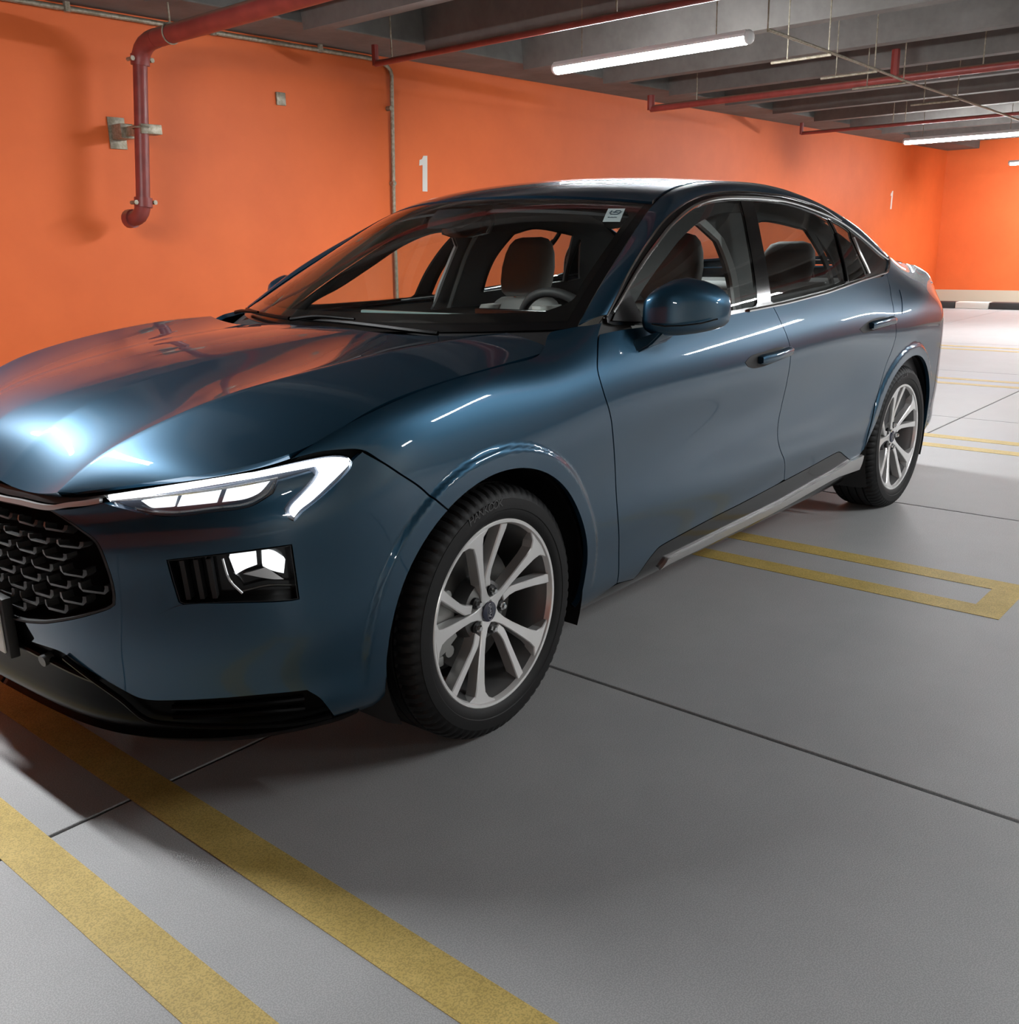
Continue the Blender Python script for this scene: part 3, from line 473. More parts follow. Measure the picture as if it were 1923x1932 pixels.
def patch(F, poly, holes=(), h=.02, sc=(1, 1), gap=.0, off=.0, skirt=.010, e=.004, corner=38, hb=None, extra=()):
    sc = np.array(sc, float); hb = hb or h*.6
    loops = [inset(smooth_loop(poly, hb, sc, corner=corner), gap)]+[inset(smooth_loop(q, hb, sc, corner=corner), -gap) for q in holes]
    lo, hi = loops[0].min(0), loops[0].max(0)
    gx = np.arange(lo[0]+h*.3, hi[0], h); gy = np.arange(lo[1]+h*.3, hi[1], h*.866); X, Y = np.meshgrid(gx, gy); X = X+(np.arange(len(gy)) % 2)[:, None]*h*.5
    Q = np.stack([X.ravel(), Y.ravel()], -1)
    ok = inside(Q, loops[0])
    for L in loops[1:]: ok &= ~inside(Q, L)
    Q = Q[ok]; ex = [np.array(q, float)*sc for q in extra]
    if len(Q):
        Bd = np.vstack(loops+ex); d2 = np.full(len(Q), 9.0)
        for i in range(0, len(Bd), 256): d2 = np.minimum(d2, ((Q[:, None]-Bd[None, i:i+256])**2).sum(-1).min(1))
        Q = Q[d2 > (.55*hb)**2+(.25*h)**2]
    V = np.vstack(loops+ex+[Q]); edges = []; k = 0
    for L in loops:
        m = len(L); edges += [(k+i, k+(i+1) % m) for i in range(m)]; k += m
    for L in ex:
        edges += [(k+i, k+i+1) for i in range(len(L)-1)]; k += len(L)
    vo, eo, fo, ov, oe, of = delaunay_2d_cdt([Vector(v) for v in V], edges, [], 0, 1e-7)
    V2 = np.array([(v.x, v.y) for v in vo]); T = np.array([f for f in fo if len(f) == 3], int)
    cen = V2[T].mean(1); ok = inside(cen, loops[0])
    for L in loops[1:]: ok &= ~inside(cen, L)
    T = T[ok]
    P, N = frames(F, V2, sc, e); P = P+N*off
    p = Patch(); vs = [P]; ns = [N]; ts = [T]; c = len(P)
    if skirt:
        for L in loops:
            p0, n0 = frames(F, L, sc, e); p0 = p0+n0*off; p1 = p0-n0*skirt; t = np.roll(p0, -1, 0)-np.roll(p0, 1, 0); sd = np.cross(t, n0); sd /= np.linalg.norm(sd, axis=1)[:, None]+1e-12
            inn = L.mean(0) if L is loops[0] else None
            m = len(L); vs += [p0, p1]; ns += [sd, sd]; i = np.arange(m); j = (i+1) % m
            ts.append(np.vstack([np.stack([c+i, c+j, c+m+j], -1), np.stack([c+i, c+m+j, c+m+i], -1)])); c += 2*m
    p.V = np.vstack(vs); p.N = np.vstack(ns); p.T = np.vstack(ts); p.loop = loops[0]; return p
class MB:
    "collects patches into one mesh with exact surface normals"
    def __init__(s): s.V, s.N, s.T, s.k = [], [], [], 0
    def add(s, p, side=1):
        V = p.V.copy(); N = p.N.copy()
        if side < 0: V[:, 1] *= -1; N[:, 1] *= -1
        T = p.T.copy(); g = np.cross(V[T[:, 1]]-V[T[:, 0]], V[T[:, 2]]-V[T[:, 0]]); fl = np.sum(g*N[T].sum(1), 1) < 0
        T[fl] = T[fl][:, ::-1]
        s.V.append(V); s.N.append(N); s.T.append(T+s.k); s.k += len(V); return s
    def build(s, name, m, parent=None):
        V = np.vstack(s.V); N = np.vstack(s.N); T = np.vstack(s.T); me = bpy.data.meshes.new(name)
        me.from_pydata(V.tolist(), [], T.tolist()); me.materials.append(m); me.shade_smooth(); me.normals_split_custom_set_from_vertices(N.tolist())
        return link(bpy.data.objects.new(name, me), parent)
def pobj(name, p, m, parent, side=1): return MB().add(p, side).build(name, m, parent)
def curve_on(F, pts, n=60, off=0.0, sc=(1, 1)):
    L = smooth_loop(pts, .02, np.array(sc, float), closed=False); P, N = frames(F, L, np.array(sc, float)); return P+N*off
# ---------------------------------------------------------------- the car
car = empty('sedan_car'); tag(car, 'dark blue metallic four-door saloon with lit headlamps, parked along the orange wall', 'car')
B1 = (1, 1)
def ring(*rs): return [q for r in rs for q in r]
E_END = float(US[-1])
def arow(a0, a1, b, n): return [(float(a), b) for a in np.linspace(a0, a1, n)]
PO = POLY
def s_of_x(x): return float(np.interp(x, [r[0] for r in SIDE], US[6:6+len(SIDE)]))
# inner black shell under all panels (gaps read dark, no light leaks)
arch_f, arch_r = PO['arch_f'], PO['arch_r']
shell_poly = [(0, .06)]+[(.30, .06), (.60, .06), (.9, .06), (1.15, .05)]+arch_f+[(s_of_x(.6), .04)]+[(s_of_x(2.3), .04)]+arch_r+[(s_of_x(3.4), .05), (E_END, .05), (E_END, .80)]+arow(E_END, 0, .80, 60)[1:]
fogh = PO['fog']
shell = patch(F_body, shell_poly, [fogh, PO['lens'], PO['grille']+[(0.0+.02, .3124), (.02, .7603)]], h=.05, off=-.032, skirt=0, hb=.03)
m = MB(); m.add(shell, 1); m.add(shell, -1); m.build('body_shell', SHELL, car)
# painted panels, left and right
bump = patch(F_body, PO['bumper'], [PO['fog']], h=.011, gap=.0018, skirt=.02)
for sd in (-1, 1): pobj('front_bumper_corner', bump, PAINT, car, sd)
fend = patch(F_body, PO['fender'], h=.010, gap=.0028, skirt=.016)
fdoor = patch(F_body, PO['front_door'], h=.02, gap=.0022, skirt=.016)
rdoor = patch(F_body, PO['rear_door'], h=.02, gap=.0022, skirt=.016)
rs = PO['quarter_front']
q_poly = [(rs[0][0], .8412)]+rs[1:]+arch_r[2:]+[(s_of_x(3.40), .09), (s_of_x(3.44), .40), (s_of_x(3.46), .62), (s_of_x(3.56), .66), (s_of_x(3.60), .80), (s_of_x(3.58), .895)]+arow(s_of_x(3.5), s_of_x(2.97), .898, 10)
quarter = patch(F_body, q_poly, h=.013, gap=.002, skirt=.016)
rb_poly = [(s_of_x(3.405), .06), (s_of_x(3.445), .40), (s_of_x(3.465), .62), (s_of_x(3.58), .64), (US[-3], .62), (E_END, .62), (E_END, .06), (US[-3], .06)]
rbump = patch(F_body, rb_poly, h=.03, gap=.0015, skirt=.016)
m = MB(); m.add(rbump, 1); m.add(rbump, -1); m.build('rear_bumper', PAINT, car)
tl_poly = [(s_of_x(3.60), .665), (US[-3], .645), (E_END, .645), (E_END, .735), (US[-3], .745), (s_of_x(3.62), .775)]
tlp = patch(F_body, tl_poly, h=.03, gap=.002, skirt=.01)
m = MB(); m.add(tlp, 1); m.add(tlp, -1); m.build('tail_lamp', REDL, car)
bl_poly = [(s_of_x(3.625), .785), (US[-3], .755), (E_END, .745), (E_END, .897), (US[-3], .897), (s_of_x(3.62), .897)]
blp = patch(F_body, bl_poly, h=.03, gap=.002, skirt=.01)
parts = {}
for sd in (-1, 1):
    pobj('front_fender', fend, PAINT, car, sd)
    parts['fd', sd] = pobj('front_door', fdoor, PAINT, car, sd); parts['rd', sd] = pobj('rear_door', rdoor, PAINT, car, sd)
    parts['qp', sd] = pobj('quarter_panel', quarter, PAINT, car, sd)
# sill: black lower panel between the wheel arches, silver trim on it
clad = PO['clad']
sill_poly = [(s_of_x(.41), .0), (s_of_x(.43), .065)]+[(PO['front_door'][13][0], .062)] if False else [(s_of_x(.405), .0), (s_of_x(.385), .055), (s_of_x(.60), .072)]+clad+[(s_of_x(2.52), .12), (s_of_x(2.53), .02)]
sill = patch(F_body, sill_poly, h=.025, gap=.001, skirt=.02)
tr_poly = PO['trim_up']+[(2.4585, .056), (2.50, .064), (2.72, .066), (2.99, .070), (3.265, .074), (3.58, .085), (3.844, .092), (3.97, .086), (4.10, .078)][::-1]
trimp = patch(F_body, tr_poly, h=.02, off=.012, skirt=.016)
under = [(1.05, .0)]
for sd in (-1, 1):
    s_ = pobj('side_sill', sill, BLACKG, car, sd); pobj('sill_trim', trimp, SATIN, s_, sd)
# bonnet
def F_hood2(u, v): 
    v = np.asarray(v, float); P = F_hood(u, np.abs(v)); P[..., 1] *= np.sign(v)+(v == 0); return P
hu = np.linspace(0, 7, 40)
right = [(0.0, 2.80), (.05, 2.90), (.14, 2.965), (.30, 2.995), (.5, 3.0)]+[(float(u), 3.0) for u in np.linspace(1.1, 6.9, 30)]+[(6.96, 2.6), (7.0, 2.0)]
front = [(7.0, v) for v in (1.5, 1.0, .5, 0)]
half = right+front
hpoly = half+[(u, -v) for u, v in half[::-1][1:]]+[(0.0, v) for v in (-2.0, -1.5, -1.0, -.5, 0, .5, 1.0, 1.5, 2.0)]
cu_ = np.linspace(.03, 6.9, 130)
hood = patch(F_hood2, hpoly, h=.013, sc=(.165, .28), gap=.0045, skirt=.014, e=.0032, extra=[[(u, v) for u in cu_] for v in (-2.0, -1.0, 1.0, 2.0)])
pobj('bonnet', hood, PAINT, car)
# roof, screens, boot lid
def vrow(u, v0, v1, n): return [(u, float(v)) for v in np.linspace(v0, v1, n)]
def urow(u0, u1, v, n): return [(float(u), v) for u in np.linspace(u0, u1, n)]
TS = (.27, .66)
wv = .962
wpoly = vrow(.12, -wv, wv, 14)+urow(.12, 2.93, wv, 20)[1:]+vrow(2.93, wv, -wv, 14)[1:]+urow(2.93, .12, -wv, 20)[1:-1]
pobj('windscreen', patch(F_top, wpoly, h=.035, sc=TS, gap=.0, off=-.002, skirt=0), GLASS, car)
frame = vrow(-.02, -1, 1, 14)+urow(-.02, 2.985, .996, 20)[1:]+vrow(2.985, .996, -.996, 14)[1:]+urow(2.985, -.02, -.996, 20)[1:-1]
iv = .935
ipoly = [(.33, -iv*.93), (.30, -.5), (.30, 0), (.30, .5), (.33, iv*.93), (.55, iv)]+urow(.9, 2.60, iv, 12)+[(2.72, iv*.97), (2.78, .7), (2.80, 0), (2.78, -.7), (2.72, -iv*.97)]+urow(2.60, .9, -iv, 12)+[(.55, -iv)]
pobj('windscreen_surround', patch(F_top, frame, [ipoly], h=.03, sc=TS, off=-.006, skirt=.006), BLACKG, car)
rpoly = vrow(3.0, -.985, .985, 14)+urow(3.0, 7.0, .985, 24)[1:]+vrow(7.0, .985, -.985, 14)[1:]+urow(7.0, 3.0, -.985, 24)[1:-1]
pobj('roof', patch(F_top, rpoly, h=.03, sc=(.38, .62), gap=.002, skirt=.012), PAINT, car)
rg = vrow(7.06, -.97, .97, 14)+urow(7.06, 9.45, .97, 14)[1:]+vrow(9.45, .97, -.97, 14)[1:]+urow(9.45, 7.06, -.97, 14)[1:-1]
pobj('rear_screen', patch(F_top, rg, h=.04, sc=(.38, .62), off=-.002, skirt=0), GLASSR, car)
bt = vrow(9.5, -.985, .985, 14)+urow(9.5, 10.95, .985, 10)[1:]+vrow(10.95, .985, -.985, 14)[1:]+urow(10.95, 9.5, -.985, 10)[1:-1]
m = MB(); m.add(patch(F_top, bt, h=.035, sc=(.27, .66), gap=.002, skirt=.012)); m.add(blp, 1); m.add(blp, -1); boot = m.build('boot_lid', PAINT, car)
def F_rail_u(u, w): return F_rail(u, w)
rail_poly = [(float(u), .02) for u in np.linspace(.02, 9.6, 60)]+[(10.2, .5), (10.4, .98)]+[(float(u), .98) for u in np.linspace(10.2, 0.02, 60)]
railp = patch(F_rail_u, rail_poly, h=.02, sc=(.36, .10), gap=.0, skirt=.004, corner=60)
for sd in (-1, 1): pobj('roof_rail', railp, PAINT, car, sd)
bm = bmesh.new(); box(bm, (3.02, -.02, 1.36), (3.16, .02, 1.385), .008); 
bm.free()
bm = bmesh.new(); tube(bm, [(2.82, -.42, 1.40), (2.88, -.42, 1.465), (2.93, -.42, 1.475)], [.02, .012, .006], 8); 
bm.free()
bm = bmesh.new(); prism(bm, [(2.30, 1.49), (2.36, 1.53), (2.47, 1.545), (2.50, 1.47)], lambda x, z: (x, -.012, z), lambda x, z: (x, .012, z)); mesh_obj('roof_antenna', bm, PAINT, car)
# side glass, frames and chrome
L1, L2, L3 = PO['L1'], PO['L2'], PO['L3']
L1e = [tuple(p) for p in L1]+[(2.95, 1.192)]
L2e = L2+[(2.93, 1.178)]
beltF = [(x, float(np.interp(x, [.575, .9, 1.2666]+[q[0] for q in L3[1:7]], [1.066, 1.042, 1.040]+[q[1] for q in L3[1:7]]))) for x in np.linspace(.60, 2.83, 24)]
opening = L2e+[(2.845, 1.124)]+beltF[::-1][1:]
fr_out = L1e[:-1]+[(2.95, 1.196), (2.86, 1.118)]+[(x, z-.012) for x, z in beltF[::-1][1:]]+[(.572, 1.06)]
bpF, bpR = PO['bp'][:4], PO['bp'][4:]
b1, b2 = PO['bar1'], PO['bar2']
def upto(L, x0, x1): return [q for q in L if x0 < q[0] < x1]
def zb(x): return float(np.interp(x, [q[0] for q in beltF], [q[1] for q in beltF]))+.008
fg_poly = upto(L2, .6, 1.66)+bpF+[(x, zb(x)) for x in np.linspace(1.44, .66, 12)]
rg_poly = [bpR[0]]+upto(L2, 1.80, 2.36)+[(2.385, 1.366)]+b1+[(x, zb(x)) for x in np.linspace(2.26, 1.58, 8)]+bpR[::-1]
qg_poly = [(2.40, 1.362), (2.5126, 1.335), (2.565, 1.31)]+[(q[0]-.008, q[1]) for q in b2]+[(x, zb(x)) for x in (2.5, 2.4, 2.31)]+[(q[0]+.018, q[1]) for q in b1[::-1]]
tg_poly = [(2.60, 1.295), (2.70, 1.255), (2.8164, 1.205), (2.90, 1.185), (2.83, 1.128), (2.72, 1.122), (2.60, 1.118)]
gl_f = patch(F_glass, fg_poly, h=.05, off=-.004, skirt=0); gl_r = patch(F_glass, rg_poly, h=.05, off=-.004, skirt=0); gl_q = patch(F_glass, qg_poly, h=.05, off=-.004, skirt=0); gl_t = patch(F_glass, tg_poly, h=.05, off=-.004, skirt=0)
frm = patch(F_glass, fr_out, [inset(smooth_loop(q, .02, np.ones(2)), .003).tolist() for q in (fg_poly, rg_poly, qg_poly)], h=.03, off=-.002, skirt=.012, corner=50)
def strip(F, pts, w, t, off=0): # raised moulding along a curve on the side glass surface
    P = curve_on(F, pts, off=off); bm = bmesh.new(); return P
for sd in (-1, 1):
    f_ = np.array([1, sd, 1]); fd, rd = parts['fd', sd], parts['rd', sd]
    pobj('window_frame', frm, BLACKG, car, sd)
    pobj('door_window', gl_f, GLASS, fd, sd); pobj('door_window', gl_r, GLASSR, rd, sd); pobj('quarter_window', gl_q, GLASSR, rd, sd); pobj('corner_panel', gl_t, BLACKG, car, sd)
    bm = bmesh.new(); tube(bm, curve_on(F_glass, L2e, off=.001)*f_, .0065, 8); tube(bm, curve_on(F_glass, [L2e[-1], (2.95, 1.19), (2.93, 1.16), (2.845, 1.124)]+[(x, z) for x, z in beltF[::-1][1:16]], off=.002)*f_, .0065, 8); mesh_obj('window_chrome', bm, CHROME, car)
    bm = bmesh.new(); tube(bm, curve_on(F_glass, L1e[:-2], off=.000)*f_, .0035, 6); mesh_obj('drip_seal', bm, CHROME, car)
    bm = bmesh.new(); tube(bm, curve_on(F_glass, b2, off=.000)*f_, .008, 8); mesh_obj('window_bar', bm, SATIN, rd)
    bm = bmesh.new(); tube(bm, curve_on(F_glass, b1, off=-.002)*f_, .006, 8); mesh_obj('window_bar', bm, BLACKG, rd)
# door handles: flat black patch painted for the cup's shade, and grip
def handle(poly, parent, sd):
    L = smooth_loop(poly, .012, np.ones(2)); P, N = frames(F_body, L, np.ones(2)); c = L.mean(0)
    cup = patch(F_body, poly, h=.02, off=.0012, skirt=.003); pobj('handle_cup_shade', cup, BLACKM, parent, sd)
    a0, a1 = L[:, 0].min(), L[:, 0].max(); bm = bmesh.new(); k = a1-a0
    def bmid(a): 
        q = L[np.abs(L[:, 0]-a) < .04]; return (q[:, 1].min()+q[:, 1].max())/2+.003
    aa = np.linspace(a0+.27*k, a1-.012, 14); pts = np.array([F_body(a, bmid(a)) for a in aa]); NN = np.array([0, 1, .05])
    out = [.018+.012*math.sin(math.pi*min(1, max(0, (i+.5)/13.5))) for i in range(14)]
    V = []; sh = [(-.016, -.012), (-.019, 0), (-.012, .010), (.012, .010), (.019, 0), (.016, -.012)]
    rings = []
    for i, p in enumerate(pts):
        e = 1.0 if 0 < i < 13 else .7
        rings.append([bm.verts.new(((p[0]), (p[1]+out[i]-.008+dy)*sd, p[2]+dz*e)) for dz, dy in sh])
    for i in range(13):
        for j in range(6): bm.faces.new((rings[i][j], rings[i][(j+1) % 6], rings[i+1][(j+1) % 6], rings[i+1][j]))
    bm.faces.new(rings[0]); bm.faces.new(rings[-1][::-1]); mesh_obj('door_handle', bm, PAINT, parent, 60)
for sd in (-1, 1): handle(PO['h1'], parts['fd', sd], sd); handle(PO['h2'], parts['rd', sd], sd)
flap = patch(F_body, [(a, b) for a, b in PO['fuel']], h=.02, off=.0025, skirt=.004, corner=20); pobj('fuel_flap', flap, PAINT, parts['qp', -1], -1)
# ---- front: grille, strip, lower intake, plate
gr_half = PO['grille']
gpoly = gr_half+[(a*.999, b) for a, b in [(.15, .295), (.0, .29)]]+[(0.0, .757)]+[(.20, .742), (.31, .752)]
gback = patch(F_body, gpoly, h=.03, off=-.055, skirt=0)
gr = empty('radiator_grille', (0, 0, 0), car); m = MB(); m.add(gback, 1); m.add(gback, -1); m.build('grille_backing', SHELL, gr)
rimp = inset(smooth_loop(gpoly, .02, np.ones(2)), .006); rimp[:, 0] = np.where(rimp[:, 0] < .0065, .0004, rimp[:, 0])
edge = patch(F_body, gpoly, [rimp.tolist()], h=.02, off=.0, skirt=.055, corner=50); m = MB(); m.add(edge, 1); m.add(edge, -1); m.build('grille_surround', BLACKM, gr)
Lg = smooth_loop(gpoly, .02, np.ones(2))
rows = [(.722, .053), (.668, 0.), (.605, .053), (.548, 0.), (.497, .053), (.450, 0.), (.405, .042), (.368, -.018), (.335, .03)]
for ri, (b0, o0) in enumerate(rows):
    for k in range(7):
        a = o0+.1063*k; w = .0415; q = np.array([[a-w, b0], [a+w, b0], [a-w, b0+.03], [a+w, b0+.03]])
        if a < -.001: continue
        if not inside(q, inset(Lg, .012)).all() and not (a < .02 and b0 < .72): continue
        for sd in ((-1, 1) if a > .01 else (1,)):
            bm = bmesh.new(); prof = [(-w, .030), (-w, .013), (-w+.012, 0), (w-.012, 0), (w, .013), (w, .030)]; R = []
            for da, db in prof:
                ring_ = []
                for dd, off, tt in ((0, -.012, 0), (0, -.040, .004), (.0085, -.040, .004), (.0085, -.010, 0)):
                    ix = (1 if da < 0 else -1)*dd if db > .012 else 0
                    p, nn = frames(F_body, np.array([[a+da+ix, b0+db+(dd if db < .02 else 0)]]), np.ones(2)); v = p[0]+nn[0]*off; ring_.append(bm.verts.new((v[0], v[1]*sd, v[2])))
                R.append(ring_)
            for i in range(5):
                for j in range(4): bm.faces.new((R[i][j], R[i][(j+1) % 4], R[i+1][(j+1) % 4], R[i+1][j]))
            bm.faces.new(R[0]); bm.faces.new(R[-1][::-1]); mesh_obj('grille_bar', bm, SATIN if False else GRILLE, gr, 30)
su, sl = PO['strip_up'], PO['strip_lo']
st_poly = [(0.0, .770), (.12, .7655)]+su+[(.575, .812), (.575, .790)]+sl[::-1]+[(.12, .741), (0.0, .745)]
stp = patch(F_body, st_poly, h=.02, off=.003, skirt=.01); m = MB(); m.add(stp, 1); m.add(stp, -1); m.build('nose_strip', SATIN, car)
gapb = [(0.0, .775)]+[(a, b+.006) for a, b in su]+[(.575, .818), (.60, .835), (.45, .835), (.2, .83), (0.0, .83)]
gp = patch(F_body, gapb, h=.03, off=-.012, skirt=0); m = MB(); m.add(gp, 1); m.add(gp, -1); m.build('nose_trim', BLACKM, car)
lowb = PO['lowb']
low_poly = [(0.0, .030), (.3, .030), (.6, .030), (.9, .030), (1.07, .035)]+[(1.075, .07)]+lowb+[(.20, .300), (0.0, .292)]
lowp = patch(F_body, low_poly, h=.025, gap=.001, off=-.012, skirt=.012); m = MB(); m.add(lowp, 1); m.add(lowp, -1); m.build('lower_intake', PIANO, car)
lip = [(0.0, -.02), (.3, -.02), (.6, -.02), (.9, -.02), (1.06, -.01), (1.13, .04), (1.13, .058), (1.06, .06), (.9, .052), (.6, .052), (.3, .052), (0.0, .052)]
lipp = patch(F_body, lip, h=.03, off=.004, skirt=.03); m = MB(); m.add(lipp, 1); m.add(lipp, -1); m.build('front_lip', PIANO, car)
for sd in (-1, 1):
    f_ = np.array([1, sd, 1])
    bm = bmesh.new(); tube(bm, curve_on(F_body, [(.43, .252)]+PO['vline'][1:]+[(.70, .112)]+PO['slot_lo'][2:], off=.006)*f_, .006, 8); mesh_obj('intake_blade', bm, PIANO, car)
    bm = bmesh.new()
    for (b0, b1) in ((.150, .148), (.127, .122)):
        tube(bm, curve_on(F_body, [(.69, b0), (.80, b0-.001), (.90, b0-.003), (.985, b1-.006)], off=-.004)*f_, .007, 8)
    mesh_obj('intake_slat', bm, PIANO, car)
    bm = bmesh.new(); P_ = curve_on(F_body, [(.0, .235), (.2, .233), (.35, .222), (.50, .20)], off=-.006)*f_; tube(bm, P_, .009, 8); mesh_obj('intake_slat', bm, PIANO, car)
    bm = bmesh.new(); p_, n__ = frames(F_body, np.array([[.345, .225]]), np.ones(2)); a = (p_[0]-n__[0]*.03)*f_; b = (p_[0]+n__[0]*.012)*f_; tube(bm, [a, b], .014, 12); mesh_obj('parking_sensor', bm, GRILLE, car)
bm = bmesh.new(); box(bm, (-.975, -.216, .378), (-.969, .216, .504), .003); pl = mesh_obj('number_plate', bm, WHITE, car)
bm = bmesh.new(); box(bm, (-.9692, -.232, .366), (-.945, .232, .516), .004); mesh_obj('plate_holder', bm, BLACKM, pl)
# ---- headlamps and fog lamps
dark = patch(F_body, PO['lens'], h=.02, off=-.022, skirt=0); cover = patch(F_body, PO['lens'], h=.02, gap=.001, off=.0, skirt=.02)
drl = patch(F_body, PO['drl'], h=.012, off=-.006, skirt=.010, corner=50); mods = [patch(F_body, PO[k], h=.012, off=-.010, skirt=.010, corner=50) for k in ('mod1', 'mod2', 'mod3')]
fback = patch(F_body, PO['fog'], h=.03, off=-.045, skirt=0); fwall = patch(F_body, PO['fog'], [inset(smooth_loop(PO['fog'], .012, np.ones(2)), .004).tolist()], h=.02, gap=.001, off=-.001, skirt=.045)
fl1 = patch(F_body, PO['fogl1'], h=.012, off=-.018, skirt=.02, corner=30); fl2 = patch(F_body, PO['fogl2'], h=.012, off=-.018, skirt=.02, corner=30); fbm = patch(F_body, PO['fogbeam'], h=.012, off=-.03, skirt=.01)
ledge = patch(F_body, PO['ledge'], h=.012, off=.002, skirt=.01, corner=30)
for sd in (-1, 1):
    f_ = np.array([1, sd, 1]); hl = empty('headlamp', (0, 0, 0), car); tag(hl, 'lit white headlamp with a tick-shaped running light')
    pobj('lamp_housing', dark, CLEARH, hl, sd); pobj('running_light', drl, LED, hl, sd)
    for k in mods: pobj('lamp_module', k, LED2, hl, sd)
    pobj('lens_cover', cover, LENS, hl, sd)
    bm = bmesh.new(); tube(bm, curve_on(F_body, [(.60, .790), (.70, .778), (.80, .772), (.90, .768), (.97, .764)], off=-.006)*f_, .003, 6); tube(bm, curve_on(F_body, [(.655, .745), (.69, .725), (.745, .712), (.82, .710), (.90, .707), (.945, .725), (.962, .752)], off=-.008)*f_, .003, 6); mesh_obj('lamp_bezel', bm, CHROME, hl)
    fg = empty('fog_lamp', (0, 0, 0), car); pobj('lamp_housing', fback, BLACKG, fg, sd); pobj('lamp_surround', fwall, BLACKG, fg, sd)
    pobj('lamp_reflector', fl1, LED2, fg, sd); pobj('lamp_reflector', fl2, LED2, fg, sd); pobj('lamp_beam_shield', fbm, CHROME, fg, sd)
    for a in (.755, .785, .812):
        fin = patch(F_body, [(a-.004, .44), (a+.006, .44), (a, .562), (a-.010, .562)], h=.03, off=-.012, skirt=.03); pobj('lamp_fin', fin, BLACKM, fg, sd)
    bm = bmesh.new(); tube(bm, curve_on(F_body, [(.838, .563), (.848, .50), (.872, .455)], off=-.006)*f_, .003, 6); tube(bm, curve_on(F_body, [(.872, .455), (.93, .47), (.985, .462)], off=-.02)*f_, .003, 6); mesh_obj('lamp_bezel', bm, CHROME, fg)
    pobj('lamp_ledge', ledge, PAINT, fg, sd)
